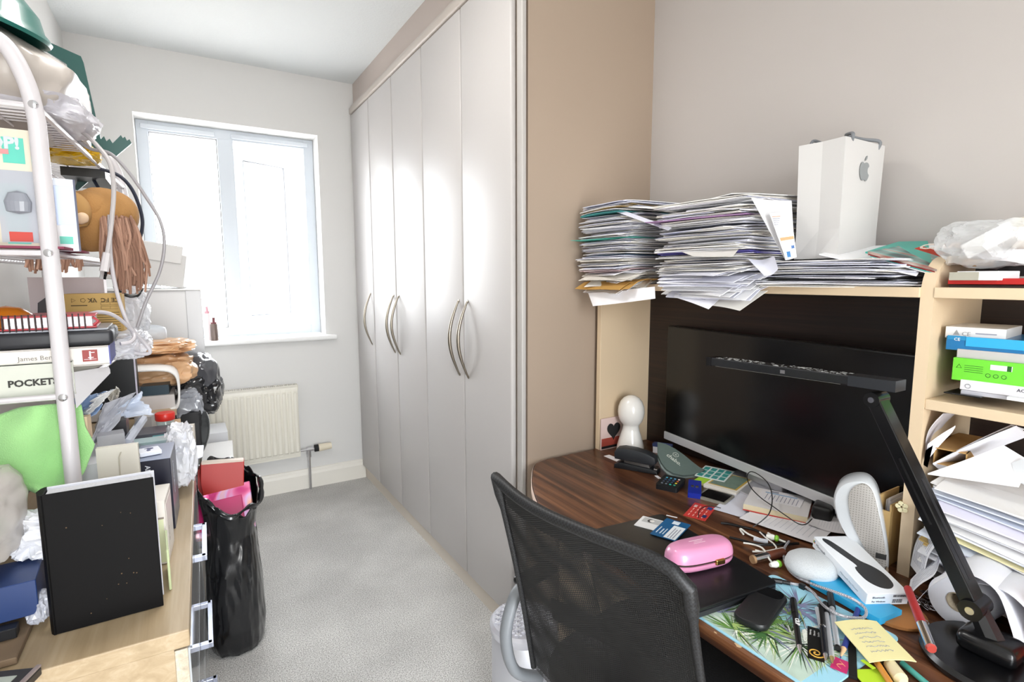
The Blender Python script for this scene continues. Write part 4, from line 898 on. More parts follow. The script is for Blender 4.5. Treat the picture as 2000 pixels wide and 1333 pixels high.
def curl(name, label, pts, wdir, wd, m=RP, deco=False):
    P = spline(pts, 6); wv = Vector(wdir)*wd; mb = MB()
    vs = [p_-wv*.5 for p_ in P]+[p_+wv*.5 for p_ in P]; n = len(P); mb.add(vs+[v_+Vector((0, 0, -.0006)) for v_ in vs], [[i, i+1, n+i+1, n+i] for i in range(n-1)]+[[2*n+i, 3*n+i, 3*n+i+1, 2*n+i+1] for i in range(n-1)]+[[i, 2*n+i, 2*n+i+1, i+1] for i in range(n-1)]+[[n+i, n+i+1, 3*n+i+1, 3*n+i] for i in range(n-1)], m)
    if deco:
        for k in range(9):
            f = .12+.09*k; off = [p_-wv*.5+wv*f+Vector((-.0008, 0, .0012)) for p_ in P[2:-3]]; mb.tube([o_+Vector((0, 0, .0004*((i*7+k) % 3))) for i, o_ in enumerate(off)], .0003, LIGHTINK, 4)
    return tag(mb.build(name, smooth=True), label, 'paper')
curl('handwritten_paper', 'curling handwritten sheet between the shelf upright and the lamp arm', [X(1775, 1150, 1.12), X(1800, 1125, 1.14), X(1828, 1105, 1.15), X(1838, 1070, 1.17), X(1835, 1040, 1.19)], (.9, .3, 0), .08, deco=True)
curl('handwritten_paper', 'second handwritten curled sheet leaning behind the first', [X(1790, 1120, 1.18), X(1800, 1075, 1.19), X(1815, 1050, 1.2), X(1835, 1020, 1.21)], (.6, .5, 0), .08, deco=True)
curl('curled_paper', 'big blank white sheet bowed over in front of the shelf bay', [X(1800, 1165, 1.10), X(1845, 1120, 1.12), X(1900, 1100, 1.14), X(1960, 1130, 1.14), X(1990, 1200, 1.12), X(2005, 1260, 1.10)], (1, .1, 0), .11)
rc = random.Random(9)
for k in range(14):
    p_ = Z(rc.uniform(1785, 1830), rc.uniform(1160, 1225), DZ+.008)
    a1 = rc.uniform(0, 6); mb = MB(); ex_ = Vector((math.cos(a1), math.sin(a1), .1)); ey_ = Vector((-math.sin(a1), math.cos(a1), .2))
    mb.tube([p_+ex_*(.011*math.cos(2*PI*i/12))+ey_*(.004*math.sin(2*PI*i/12))+Vector((0, 0, .001*k*.4)) for i in range(12)], .0009, CHROME, 5, closed=True); tag(mb.build('paper_clip', smooth=True), 'small silvery wire paper clip in the heap between red marker and paper roll', 'paper clip', 'paper clips by the lamp base')
# orange packet at the right edge, near
t = thing('orange_packet', 'orange packet with green and yellow print at the right edge of the desk', 'packet', (1.13, .16, DZ), R(-12))
MB().box(-.06, -.05, 0, .0, .05, .12, mat('#d8401c', .35), .004).build('carton', t); mb = MB(); mb.box(-.0606, -.0, .06, -.06, .03, .085, mat('#5fb58a', .4)); mb.box(-.0606, -.02, .02, -.06, .03, .05, mat('#e0762a', .4)); mb.build('print', t)
# ------------------------------------------------------------------ letters stacked on the hutch
rl = random.Random(11)
PW = [mat('#f6f5f9', .8), mat('#efeff6', .8), mat('#e4e5f2', .8), mat('#f2efe8', .8), mat('#e8e9f0', .8), mat('#f8f8fa', .8), mat('#e9e4db', .8), mat('#d5d7e8', .8)]
def letter_mesh(L, W, plies, th, seed, droop, mats):
    # L along x (depth from the room to the wall), W along y; plies of folded paper with little gaps
    r_ = random.Random(seed); mb = MB()
    for k in range(plies):
        dx, dy, da = r_.uniform(-.012, .012), r_.uniform(-.010, .010), R(r_.uniform(-4, 4)); ph = r_.uniform(0, 6); am = r_.uniform(.0002, .0009)
        z0 = k*th/plies; cur = r_.uniform(-.004, .006)*(.3+.7*r_.random()); m = r_.choice(mats)
        ca, sa = math.cos(da), math.sin(da)
        def fn(u, v):
            x, y = (u-.5)*L+dx, (v-.5)*W+dy
            f = max(0, .35-u)/.35; g = abs(v-.5)*2
            z = z0-droop*f*f+cur*f*f*.5+am*math.sin(v*7+ph)*(1-u)-.003*g**4*r_cr
            return (x*ca-y*sa, x*sa+y*ca, z)
        r_cr = r_.uniform(-.3, 1)
        mb.grid(fn, 6, 8, m, th/plies*.97)
    return mb
def stack(prefix, label, group, x, y, z0, z1, W, L, n, droop0, seed, specials=()):
    protos = []; r_ = random.Random(seed); step = (z1-z0)/n
    sp = {k: (nm, lb, c, px_) for k, nm, lb, c, px_ in specials}
    for k in range(n):
        z = z0+k*step; dr = droop0*max(0, 1-k/(n*.28))+r_.uniform(-.001, .003)
        if k in sp: ms = [mat(sp[k][2], .7)]
        elif k < n*.2: ms = [PW[0], PW[3], PW[1], PW[6]] if prefix != 'm' else [PW[0], PW[5], PW[2]]
        else: ms = PW
        if k in sp or k < 12 or len(protos) < 22:
            mb = letter_mesh(L*r_.uniform(.86, 1.05), W*r_.uniform(.86, 1.06), r_.choice((2, 3, 4)), step*1.02, seed*100+k, dr, ms)
            me = mb.build('letter', smooth=False)
            if k >= 12 and k not in sp: protos.append(me.data)
            o = me
        else:
            o = bpy.data.objects.new('letter', r_.choice(protos)); COL.objects.link(o)
        ox = r_.uniform(-.026, .020) if k not in sp else sp[k][3]
        o.location = (x+ox, y+r_.uniform(-.014, .014), z); o.rotation_euler = (R(r_.uniform(-.35, .35)), R(r_.uniform(-.35, .35)), R(r_.choice((r_.uniform(-6, 6), r_.uniform(-6, 6), r_.uniform(-16, 16)))))
        tag(o, label, 'letter', group)
        if k in sp: o.name = sp[k][0]; o['label'] = sp[k][1]; del o['group']
SH = 1.2425
stack('l', 'white folded letter or envelope in the left-hand tall stack on the hutch shelf', 'letters in the left stack', 1.245, 1.29, SH, 1.492, .215, .235, 62, .030, 3,
      specials=[(3, 'envelope', 'brown envelope near the bottom of the left paper stack', '#c79a52', -.03), (34, 'leaflet', 'teal edged leaflet sticking out of the middle of the left paper stack', '#4fb0a0', -.035), (54, 'folder', 'teal folder near the top of the left paper stack', '#3f8f8f', -.035), (57, 'envelope', 'tan padded envelope poking out left near the top of the stack', '#a68c5a', -.02), (12, 'leaflet', 'pinkish leaflet in the lower part of the left stack', '#cbb1b4', -.02), (22, 'leaflet', 'blue leaflet in the lower half of the left stack', '#5c7590', -.01)])
stack('m', 'white folded letter or envelope in the middle stack on the hutch shelf', 'letters in the middle stack', 1.245, .935, SH, 1.462, .27, .245, 54, .034, 7,
      specials=[(41, 'folder', 'purple folder in the upper part of the middle paper stack', '#a07ba6', -.03), (20, 'envelope', 'indigo envelope in the lower part of the middle stack', '#5b55a0', .0), (44, 'magazine', 'dark magazine near the top of the middle paper stack', '#3a3a34', .0)])
stack('r', 'white letter or envelope in the low pile under the white carrier bag', 'letters in the right pile', 1.29, .655, SH, 1.300, .30, .20, 15, .0, 13,
      specials=[(4, 'folder', 'dark plastic folder near the bottom of the right pile', '#1d1e22', .0), (1, 'folder', 'black folder at the base of the right pile', '#17181b', .03)])
# sheets hanging or lying on top
def sheet_at(name, label, cat, P, m, th=.0008, bend=0, text=0, bend2=0, seed=1):
    # P: four world corners in order; bilinear sheet with a bow
    P = [Vector(p) for p in P]; n = (P[1]-P[0]).cross(P[3]-P[0]).normalized(); mb = MB(); O = sum(P, Vector())/4
    fn = lambda u, v: P[0].lerp(P[1], u).lerp(P[3].lerp(P[2], u), v)+n*(bend*math.sin(PI*u)+bend2*math.sin(PI*v))-O
    mb.grid(fn, 12, 12, m, th)
    r_ = random.Random(seed)
    for k in range(text):
        v = .12+.7*k/text; u1 = r_.uniform(.5, .85); mb.grid(lambda a, b_: fn(.12+a*(u1-.12), v+b_*.02)+n*.0006*(1 if n.z > -.2 else -1), 6, 1, LIGHTINK)
    return tag(mb.build(name, loc=O, smooth=True), label, cat)
sheet_at('letter', 'printed letter drooping over the shelf edge at the bottom of the left stack', 'letter', [X(1149, 573, 1.115), X(1279, 560, 1.135), X(1280, 583, 1.12), X(1158, 598, 1.10)], PW[0], bend=.002)
sheet_at('letter', 'large blank letter bending down over the shelf edge below the middle stack', 'letter', [X(1392, 575, 1.19), X(1500, 568, 1.2), X(1445, 607, 1.15), X(1380, 596, 1.15)], PW[3], bend=-.003)
t = sheet_at('newspaper_cutting', 'letter with a bold black headline hanging below the middle stack', 'letter', [X(1322, 568, 1.17), X(1418, 572, 1.18), X(1384, 604, 1.135), X(1316, 580, 1.14)], PW[1], bend=-.002, text=3)
sheet_at('envelope', 'cream envelope lying across the front of the middle stack', 'envelope', [X(1312, 484, 1.12), X(1447, 481, 1.13), X(1432, 500, 1.085), X(1352, 500, 1.085)], mat('#ddd9d4', .8), bend=.002)
sheet_at('letter', 'long pale blue letter sloping down between the left and middle stacks', 'letter', [X(1190, 409, 1.11), X(1206, 407, 1.13), X(1312, 445, 1.11), X(1305, 450, 1.10)], PW[2])
sheet_at('letter', 'white letter lying across the tops of the left and middle stacks', 'letter', [X(1170, 403, 1.14), X(1300, 408, 1.12), X(1310, 405, 1.3), X(1180, 400, 1.33)], PW[5], bend=.004, th=.004)
sheet_at('letter', 'stiff letter raised at one corner on top of the middle stack', 'letter', [X(1340, 412, 1.12), X(1480, 409, 1.12), X(1465, 395, 1.3), X(1370, 402, 1.3)], PW[4], bend=.004, th=.003)
sheet_at('letter', 'crumpled loose sheet hanging between middle stack and right pile', 'letter', [X(1460, 505, 1.14), X(1512, 500, 1.16), X(1520, 525, 1.12), X(1492, 538, 1.11)], PW[2], bend=.008, th=.0006)
t = sheet_at('leaning_letter', 'big letter with blue logo leaning against the white carrier bag', 'letter', [X(1467, 386, 1.105), X(1546, 392, 1.19), X(1553, 503, 1.17), X(1534, 508, 1.13)], mat('#dfdee0', .7), bend=.004)
t2 = sheet_at('folded_letter', 'narrow letter with orange band and blue squares leaning before the carrier bag', 'letter', [X(1503, 417, 1.115), X(1545, 414, 1.155), X(1556, 502, 1.15), X(1535, 507, 1.115)], PW[5])
def quadpatch(parent, px, xx, m, name, th=.0006):
    O = parent.location; mb = MB(); P = [X(a, b_, xx)-O for a, b_ in px]; mb.add(P, [[0, 1, 2, 3]], m); return mb.build(name, parent)
quadpatch(t2, ((1523, 465), (1550, 461), (1551, 467), (1525, 471)), 1.11, mat('#e8b98a', .7), 'orange_band')
quadpatch(t2, ((1536, 492), (1543, 491), (1545, 502), (1538, 503)), 1.105, mat('#4f8fd0', .7), 'blue_square')
quadpatch(t2, ((1545, 480), (1551, 479), (1552, 485), (1546, 486)), 1.105, mat('#5f86c4', .7), 'blue_square')
for k in range(5): quadpatch(t2, ((1508+k, 423+k*4), (1524-k, 422+k*4), (1524-k, 423.3+k*4), (1508+k, 424.3+k*4)), 1.105, LIGHTINK if k else mat('#e0905a', .7), 'print_line')
# carrier bag
BAGM = mat('#cfcdcb', .55)
bx0, by0, bz0, bx1, by1, bh = 1.25, .655, 1.304, 1.415, .755, .262
t = thing('carrier_bag', 'white paper carrier bag with a grey fruit logo standing on the letters', 'bag', (bx0, by0, bz0))
W_, D_ = bx1-bx0, by1-by0
pr = [(0, 0), (W_, 0), (W_, D_), (0, D_)]
mb = MB(); n = 4; vs = []
for z, e in ((0, 0), (bh*.25, -.001), (bh, .004)):
    vs += [(-e, -e*.5, z), (W_+e, -e*.5, z), (W_+e, D_+e*.5, z), (W_*.5, D_+e, z), (-e, D_+e*.5, z), (-e+(.006 if z else 0), D_*.5, z)]
n = 6; fs = [[k*n+i, k*n+(i+1) % n, (k+1)*n+(i+1) % n, (k+1)*n+i] for k in range(2) for i in range(n)]+[list(range(n))[::-1]]
mb.add(vs, fs, BAGM); o = mb.build('body', t); sm = o.modifiers.new('s', 'SOLIDIFY'); sm.thickness = .0012
AP = mat('#8f9394', .5)
def P3(x, z): return (x, -.0016-.002*z/bh, z)
ap = [(0, .30), (.10, .38), (.26, .40), (.40, .34), (.47, .22), (.36, .12), (.33, -.02), (.38, -.16), (.49, -.24), (.42, -.42), (.28, -.56), (.16, -.57), (.02, -.52), (-.12, -.57), (-.26, -.54), (-.40, -.36), (-.48, -.12), (-.46, .14), (-.36, .32), (-.22, .39), (-.10, .36)]
cx, cz, sc = .082, bh*.76, .042
mb = MB(); pa_ = [(cx+p_.x*sc, cz+p_.y*sc) for p_ in spline([(a, b_, 0) for a, b_ in ap], 3, True)]
mb.add([P3(*p_) for p_ in pa_], [list(range(len(pa_)))], AP)
lf = [(.0, .46), (.02, .60), (.12, .72), (.24, .76), (.22, .62), (.12, .50)]; lf = [(cx+a*sc, cz+b_*sc) for a, b_ in lf]; mb.add([P3(*p_) for p_ in lf], [list(range(6))], AP); mb.build('fruit_logo', t)
GC_ = mat('#7c7f83', .7)
MB().tube(spline([(.03, .002, bh-.006), (.02, -.004, bh+.008), (.06, .03, bh+.016), (.11, .02, bh+.012), (.14, -.003, bh+.006), (.142, .002, bh-.012)], 6), .0038, GC_).build('cord_handle', t, True)
MB().tube(spline([(.03, D_-.004, bh-.01), (.03, D_-.01, bh+.012), (.06, D_-.012, bh+.012), (.10, D_-.01, bh+.004)], 6), .0035, GC_).build('cord_handle', t, True)
# magazines at the right end of the shelf top
sheet_at('magazine', 'pale magazine cover under the teal ones beside the carrier bag', 'magazine', [X(1600, 496, 1.22), X(1790, 537, 1.215), X(1840, 475, 1.43), X(1660, 482, 1.40)], PW[5], th=.003)
sheet_at('magazine', 'magazine with teal cover showing behind the tartan one', 'magazine', [X(1690, 492, 1.235), X(1822, 522, 1.235), X(1812, 471, 1.44), X(1755, 472, 1.42)], mat('#43b5a5', .35), th=.003)
TART, nt, b = nodes_mat('tartan'); b.inputs['Roughness'].default_value = .3
tc = nt.nodes.new('ShaderNodeTexCoord'); wv = []
for dr in ('X', 'Y'):
    w1 = nt.nodes.new('ShaderNodeTexWave'); w1.bands_direction = dr; w1.inputs['Scale'].default_value = 5; nt.links.new(tc.outputs['Object'], w1.inputs['Vector']); wv.append(w1)
ra = ramp(nt, [(.2, '#1d2a2f'), (.55, '#3f8f86'), (.85, '#8fc4bc'), (.97, '#c96a55')]); rb_ = ramp(nt, [(.2, '#33474a'), (.6, '#67a79f'), (.9, '#b8d6d0')])
nt.links.new(wv[0].outputs['Fac'], ra.inputs[0]); nt.links.new(wv[1].outputs['Fac'], rb_.inputs[0]); mx = nt.nodes.new('ShaderNodeMix'); mx.data_type = 'RGBA'; mx.blend_type = 'MIX'; mx.inputs[0].default_value = .45
nt.links.new(ra.outputs[0], mx.inputs[6]); nt.links.new(rb_.outputs[0], mx.inputs[7]); nt.links.new(mx.outputs[2], b.inputs['Base Color'])
t = sheet_at('magazine', 'tartan patterned magazine with red title at the right end of the shelf', 'magazine', [X(1695, 492, 1.225), X(1830, 527, 1.222), X(1846, 485, 1.42), X(1780, 476, 1.42)], TART, th=.004)
O = t.location; TR = mat('#c9442f', .4)
quadpatch(t, ((1785, 486), (1800, 481), (1842, 493), (1840, 503)), 1.30, TR, 'red_title_panel')
e1_ = (X(1840, 500, 1.29)-X(1793, 489, 1.29)); az = math.atan2(e1_.y, e1_.x)
lettering('CARD', .036, mat('#e8d5c8', .4), t, X(1790, 490, 1.28)-O+Vector((0, 0, .003)), (R(25), 0, az), bold=.0006)
for k in range(3): sheet_at('magazine', ('thin teal edged magazine below the tartan one', 'white stapled booklet under the tartan magazine', 'thin red edged catalogue directly below the tartan cover')[k], 'magazine', [X(1695+4*k, 497+3*k, 1.222), X(1826, 531+3*k, 1.22), X(1846, 490+3*k, 1.42), X(1780, 481+3*k, 1.42)], (mat('#5fb0a8', .4), PW[5], mat('#8a2b2b', .5))[(k+2) % 3], th=.0015)
# ------------------------------------------------------------------ things in the right bay
def baybox(name, label, px, py0, py1, dep, m, rot=0, xx=1.222, side=None, extra=None, cat='box'):
    a = X(px[0], (py0+py1)/2, xx); b_ = X(px[1], (py0+py1)/2, xx); zt = X((px[0]+px[1])/2, py0, xx).z; zb = X((px[0]+px[1])/2, py1, xx).z
    W = a.y-b_.y; t = thing(name, label, cat, (xx, a.y, zb), R(rot))
    MB().box(0, -W, 0, dep, 0, zt-zb, m, .0008, 1).build('carton', t)
    if extra: extra(t, W, zt-zb)
    return t, W, zt-zb
def small_print(t, W, h, m=GREYPL, n=3, s='CE', x=-.0004):
    pass
def ex1(t, W, h):
    lettering('CE', h*.5, mat('#9b9b9b', .6), t, (-.0004, -.025, h*.25), FRONT_X); mb = MB(); mb.add([(-.0004, -.012, h*.3), (-.0004, -.022, h*.3), (-.0004, -.017, h*.75)], [[0, 1, 2]], mat('#9b9b9b', .6)); mb.build('triangle_mark', t); MB().box(-.0005, -.075, h*.45, -.0002, -.045, h*.55, LIGHTINK).build('print_line', t)
z0b = 1.0272
baybox('charger_box', 'slim white box with approval marks, topmost of the pile on the middle bay shelf', (1846, 1962), 641, 664, .13, mat('#e6e5e4', .4), rot=6, extra=lambda t, W, h: ex1(t, .12, .022), xx=1.245)
def ex2(t, W, h):
    mb = MB(); mb.box(-.0016, -.115, h*.35, -.0003, -.03, h*1.02, mat('#33a6dd', .25)); mb.box(-.0012, -W*.25, h*.75, -.0003, -.002, h*1.05, mat('#2a86b8', .25)); mb.build('lid_flap', t)
    lettering('CE', h*.3, WHITE, t, (-.0015, -.012, h*.7), FRONT_X)
baybox('ink_box', 'bright blue cardboard box below the slim white box', (1847, 2010), 662, 690, .15, mat('#1f6fa6', .3), rot=4, xx=1.235, extra=ex2)
baybox('cable_box', 'light grey box sandwiched between the blue and the green box', (1868, 2015), 688, 706, .15, mat('#bcb9b8', .5), rot=2, xx=1.235)
def ex4(t, W, h):
    dkg = mat('#1c5a1c', .5); mb = MB(); mb.tube([(-.0004, -.010+.0045*math.cos(q), h*.62+.0045*math.sin(q)) for q in (R(90), R(210), R(330))], .0005, dkg, 4, closed=True)
    for k in range(4): mb.box(-.0005, -.045, h*.42+k*h*.09, -.0002, -.018, h*.42+k*h*.09+.0007, dkg)
    mb.box(-.0006, -.085, h*.62, -.0002, -.055, h*.84, mat('#e9e9ef', .5)); mb.box(-.0007, -.084, h*.62, -.0003, -.078, h*.84, dkg)
    for k in range(3): mb.tube([(-.0005, -.053-.011*k+.0035*math.cos(q), h*.36+.0035*math.sin(q)) for q in [2*PI*j/8 for j in range(8)]], .0004, dkg, 4, closed=True)
    mb.box(-.0006, -W+.001, h*.25, -.0002, -.102, h*.85, mat('#e9e9ef', .5)); r_ = random.Random(1); y_ = -.106
    while y_ > -W+.004: w__ = r_.choice((.0007, .0012)); mb.box(-.0008, y_-w__, h*.3, -.0005, y_, h*.78, INK); y_ -= w__+.0009
    mb.build('printed_marks', t)
baybox('green_box', 'lime green box with recycling symbols and barcode in the shelf bay', (1859, 2018), 706, 752, .15, mat('#6fd23a', .35), rot=2, xx=1.228, extra=ex4)
def ex5(t, W, h): lettering('AC909370', h*.42, INK, t, (-.0004, -.08, h*.48), FRONT_X); MB().tube([(-.0004, -.012+.004*math.cos(q), h*.4+.004*math.sin(q)) for q in [2*PI*j/10 for j in range(10)]], .0005, GREYPL, 4, closed=True).build('round_mark', t)
baybox('white_box', 'white box printed with a number, lowest box of the pile', (1874, 2020), 750, 771, .15, mat('#dddbe0', .45), rot=1, xx=1.228, extra=ex5)
t, W, h = baybox('photo_print', 'dark glossy print at the left of the middle bay shelf', (1842, 1916), 771, 773.5, .12, mat('#1a1a1c', .15), xx=1.215, cat='print')
t, W, h = baybox('magazine', 'thin grey magazine lying under the pile of boxes', (1875, 2020), 772, 780, .16, mat('#b5b5bd', .5), xx=1.225, rot=5, cat='magazine')
t, W, h = baybox('magazine', 'white leaflet at the right end of the middle bay shelf', (1965, 2025), 779, 786, .1, mat('#e5e5ea', .5), xx=1.215, cat='magazine')
# on top of the bay
baybox('red_folder', 'bright red folder lying on top of the shelf bay', (1851, 2030), 544, 556, .19, RED, xx=1.222, rot=0, cat='folder')
baybox('dark_book', 'dark brown book under the red folder', (1853, 2030), 557, 563, .19, mat('#2a1917', .5), xx=1.225, cat='book')
baybox('grey_board', 'grey cardboard flap standing at the front of the red folder', (1853, 1912), 532, 548, .002, mat('#aaa799', .8), xx=1.214, cat='card')
baybox('plug_box', 'small white box lying on the red folder behind the grey flap', (1868, 1957), 530, 548, .06, mat('#f0f0f2', .35), rot=-12, xx=1.222)
baybox('black_case', 'black case lying on the red folder behind the white box', (1905, 2030), 508, 540, .10, mat('#0e0e10', .5), xx=1.30, rot=0, cat='case')
baybox('kraft_piece', 'torn brown cardboard piece beside the rounded upright', (1877, 1908), 506, 521, .05, mat('#8a6a45', .8), rot=-15, xx=1.25, cat='card')
sheet_at('wire_tray_rim', 'curved white plastic rim across the black case', 'tray', [X(1910, 497, 1.24), X(2010, 487, 1.24), X(2010, 513, 1.235), X(1925, 505, 1.235)], mat('#d4d0d2', .4), bend=-.006, th=.004)
t = thing('plug_box', 'white box tilted inside a clear plastic bag on top of the shelf bay', 'box', X(1890, 505, 1.25), (R(-32), R(5), R(0)))
MB().box(0, -.075, -.002, .055, .0, .028, mat('#f1f0ee', .35), .001).build('carton', t)
p = X(1930, 468, 1.285)
o = crumple((.14, .135, .085), 21, film('#eef0f2', .72, .15, 'bag'), .22, 2.2, 5).build('plastic_bag', loc=(p.x, p.y, p.z-.008), smooth=True); tag(o, 'crumpled clear plastic bag wrapped round a white box on the shelf bay', 'bag')
p = X(1996, 458, 1.33)
o = crumple((.06, .06, .06), 23, mat('#e6dfcd', .8), .15, 2, 4).build('cotton_bundle', loc=(p.x, p.y-.01, p.z), smooth=True); tag(o, 'cream cloth bundle at the right frame edge beside the plastic bag', 'cloth')
# lower bay: papers
rp = random.Random(17)
LP_ = [mat('#eef0f6', .6), mat('#dde4f2', .5), mat('#f0efee', .7), mat('#e6e2ee', .7)]
n = 44
for k in range(n):
    z = DZ+.006+k*.0042; f = k/n
    if k in (14, 15): m = mat('#dfc07a', .7)
    elif k == 24: m = mat('#e8dfb0', .7)
    elif k == 9: m = mat('#b59a9a', .7)
    else: m = rp.choice(LP_)
    dx = rp.uniform(-.02, .012)-.02*math.sin(PI*f); W, L = .29, .20; am = rp.uniform(.0, .003); ph = rp.uniform(0, 6); lift = .10*f*.0+.0
    slope = -.018*(1-f)-.03
    def fn(u, v): return ((u-.5)*L, (v-.5)*W, slope*(v-.5)*2*(-.5)*1.0+.010*f*0-(.02+.010*math.sin(ph))*max(0, .3-u)/.3*.6+am*math.sin(v*6+ph))
    o = MB().grid(fn, 6, 10, m, .0022).build('paper', loc=(1.30+dx, .275+rp.uniform(-.01, .012), z+.02), rot=R(rp.uniform(-4, 4)), smooth=False)
    if k in (14, 15): tag(o, ('lower', 'upper')[k-14]+' of two mustard yellow folders in the lower bay paper pile', 'folder')
    elif k == 24: tag(o, 'pale yellow sheet in the middle of the lower bay paper pile', 'paper')
    elif k == 9: tag(o, 'brownish pink sheet low in the lower bay paper pile', 'paper')
    else: tag(o, 'white or bluish sheet in the tall loose pile filling the lower shelf bay', 'paper', 'loose papers in the lower bay')
for i, (pp_, lab) in enumerate((([X(1822, 905, 1.215), X(1985, 832, 1.25), X(2010, 850, 1.30), X(1840, 920, 1.30)], 'stiff white card slanting up to the right above the lower pile'), ([X(1832, 900, 1.225), X(1975, 830, 1.26), X(2000, 838, 1.31), X(1850, 905, 1.31)], 'second white card slanting behind the first one'), ([X(1812, 925, 1.21), X(1960, 870, 1.24), X(2010, 900, 1.24), X(1990, 950, 1.2)], 'wide pale grey sheet sloping across the top of the lower pile'))):
    sheet_at('card', lab, 'card', pp_, PW[1-(i == 2)], th=.0025, bend=.002)
sheet_at('booklet', 'rolled booklet leaning against the upright in the lower bay', 'booklet', [X(1810, 895, 1.215), X(1842, 808, 1.225), X(1866, 806, 1.30), X(1830, 890, 1.30)], mat('#cfc9cc', .6), bend=.012, th=.003)
sheet_at('booklet', 'white leaflet with folded pages in front of the rolled booklet', 'booklet', [X(1808, 880, 1.212), X(1822, 870, 1.212), X(1812, 910, 1.212), X(1804, 905, 1.212)], PW[5], th=.004)
sheet_at('booklet', 'small white folded leaflet sloping at the left edge of the lower bay', 'booklet', [X(1812, 868, 1.213), X(1866, 832, 1.24), X(1860, 842, 1.24), X(1806, 905, 1.212)], PW[1], bend=.003, th=.003)
t = thing('kraft_tube', 'torn brown cardboard carton lying in the lower bay', 'carton', X(1822, 905, 1.225), (0, R(0), R(8)))
mb = MB(); mb.box(0, -.05, 0, .16, .0, .002, KRAFT); mb.box(0, -.05, .03, .16, 0, .032, KRAFT); mb.box(0, -.002, 0, .16, 0, .032, KRAFT); mb.box(0, -.05, 0, .16, -.048, .032, KRAFT); mb.build('sleeve', t)
sheet_at('letter_tray', 'white plastic letter tray corner at the right edge of the lower bay', 'tray', [X(1975, 905, 1.23), X(2015, 890, 1.23), X(2015, 950, 1.21), X(1985, 935, 1.215)], mat('#dfe2e6', .3), th=.004)
p = X(1786, 1005, 1.207)
t = thing('stuck_flower', 'cream flower-shaped sticker on the front edge of the shelf upright', 'sticker', (1.2065, X(1765, 995, 1.207).y+.003, X(1775, 995, 1.207).z))
mb = MB()
for k in range(5): a = 2*PI*k/5; mb.tube([(0, .007*math.cos(a), .007*math.sin(a)), (-.001, .007*math.cos(a), .007*math.sin(a))], .005, mat('#ece2b8', .5), 10)
mb.build('petals', t)
# ------------------------------------------------------------------ chests of drawers along the left wall
CZ = .72
def chest(label, y0, ln, zt, xf, cols=1, handles=True):
    t = thing('chest_of_drawers', label, 'chest of drawers', (xf, y0, 0), R(-1.3))
    D = .36
    MB().box(-D, 0, zt-.028, .004, ln, zt, LIGHTWOOD, .002).build('top', t)
    MB().box(-D+.004, .006, 0, -.018, .024, zt-.028, LIGHTWOOD).build('side_panel', t); MB().box(-D+.004, ln-.024, 0, -.018, ln-.006, zt-.028, LIGHTWOOD).build('side_panel', t)
    MB().box(-D+.004, .024, 0, -D+.012, ln-.024, zt-.028, LIGHTWOOD).build('back_panel', t); MB().box(-.04, .024, 0, -.03, ln-.024, .05, LIGHTWOOD).build('plinth', t)
    for k in range(3):
        z1 = zt-.034-k*.207; z0 = z1-.200
        d = MB().box(-.018, .006, z0, .0, ln-.006, z1, ASHWOOD, .0015).build('drawer', t)
        MB().box(.0, .006, z0, .003, ln-.006, z1, film('#e8ecf0', .55, .05, 'acr'), .0006).build('glossy_facing', d)
        MB().box(-.30, .03, z0+.02, -.018, ln-.03, z0+.03, LIGHTWOOD).build('drawer_box', d)
        if handles:
            ym = ln/2-.01; zc = z1-.036
            mb = MB(); HM = mat('#c5cbe0', .25, metal=.6)
            mb.box(.003, ym-.092, zc-.006, .026, ym-.080, zc+.006, HM, .0008); mb.box(.003, ym+.080, zc-.006, .026, ym+.092, zc+.006, HM, .0008); mb.box(.018, ym-.092, zc-.006, .028, ym+.092, zc+.006, HM, .0008)
            mb.build('handle', d)
    return t
chest('pale wood chest of drawers with square chrome handles, nearest the camera', .923, .97, CZ, -.031)
chest('second pale wood chest under the white boxes by the window wall', 1.90, 1.0, CZ-.004, -.012)
# ------------------------------------------------------------------ wire rack
RKM = mat('#d7d3d6', .3, metal=.15)
rk = thing('wire_rack', 'white metal wire shelving rack standing on the pale chest', 'rack', (-.192, 1.20, CZ), R(-3))
RL, RW = .90, .205
levels = [.012, .336, .585, .825]
for (yy, rad) in ((0, .0125), (RL, .0125)):
    P = [(0, yy, 0), (0, yy, .80), (-.008, yy, .86), (-.03, yy, .915), (-.065, yy, .93), (-RW+.065, yy, .93), (-RW+.03, yy, .915), (-RW+.008, yy, .86), (-RW, yy, .80), (-RW, yy, 0)]
    mb = MB(); mb.tube([P[0]]+spline(P[1:9], 6)+[P[9]], rad, RKM, 16); mb.build('end_frame', rk, True)
for lv in levels[1:]:
    mb = MB()
    for xx in (.0, -RW): mb.tube([(xx-.0, 0, lv), (xx, RL, lv)], .0055, RKM, 8)
    for yy in (.0, RL): mb.tube([(-RW, yy, lv), (0, yy, lv)], .0055, RKM, 8)
    for k in range(1, 40): mb.tube([(-RW, RL*k/40, lv+.004), (0, RL*k/40, lv+.004)], .0016, RKM, 5, caps=False)
    for xx in (-.07, -.135): mb.tube([(xx, 0, lv), (xx, RL, lv)], .0022, RKM, 6)
    mb.build('wire_shelf', rk, True)
    for yy in (0, RL): MB().lathe([(.0, 0), (.007, 0), (.0065, .003), (.004, .0045), (.0, .0045)], CHROME, 12, Matrix.Translation((0.0, yy-.0115, lv)) @ Matrix.Rotation(R(90), 4, 'X')).build('bolt', rk, True)
def rw(x, y, z): return rk.matrix_basis @ Vector((x, y, z))
# shelf levels in world
S1, S2, S3 = CZ+.825, CZ+.585, CZ+.336
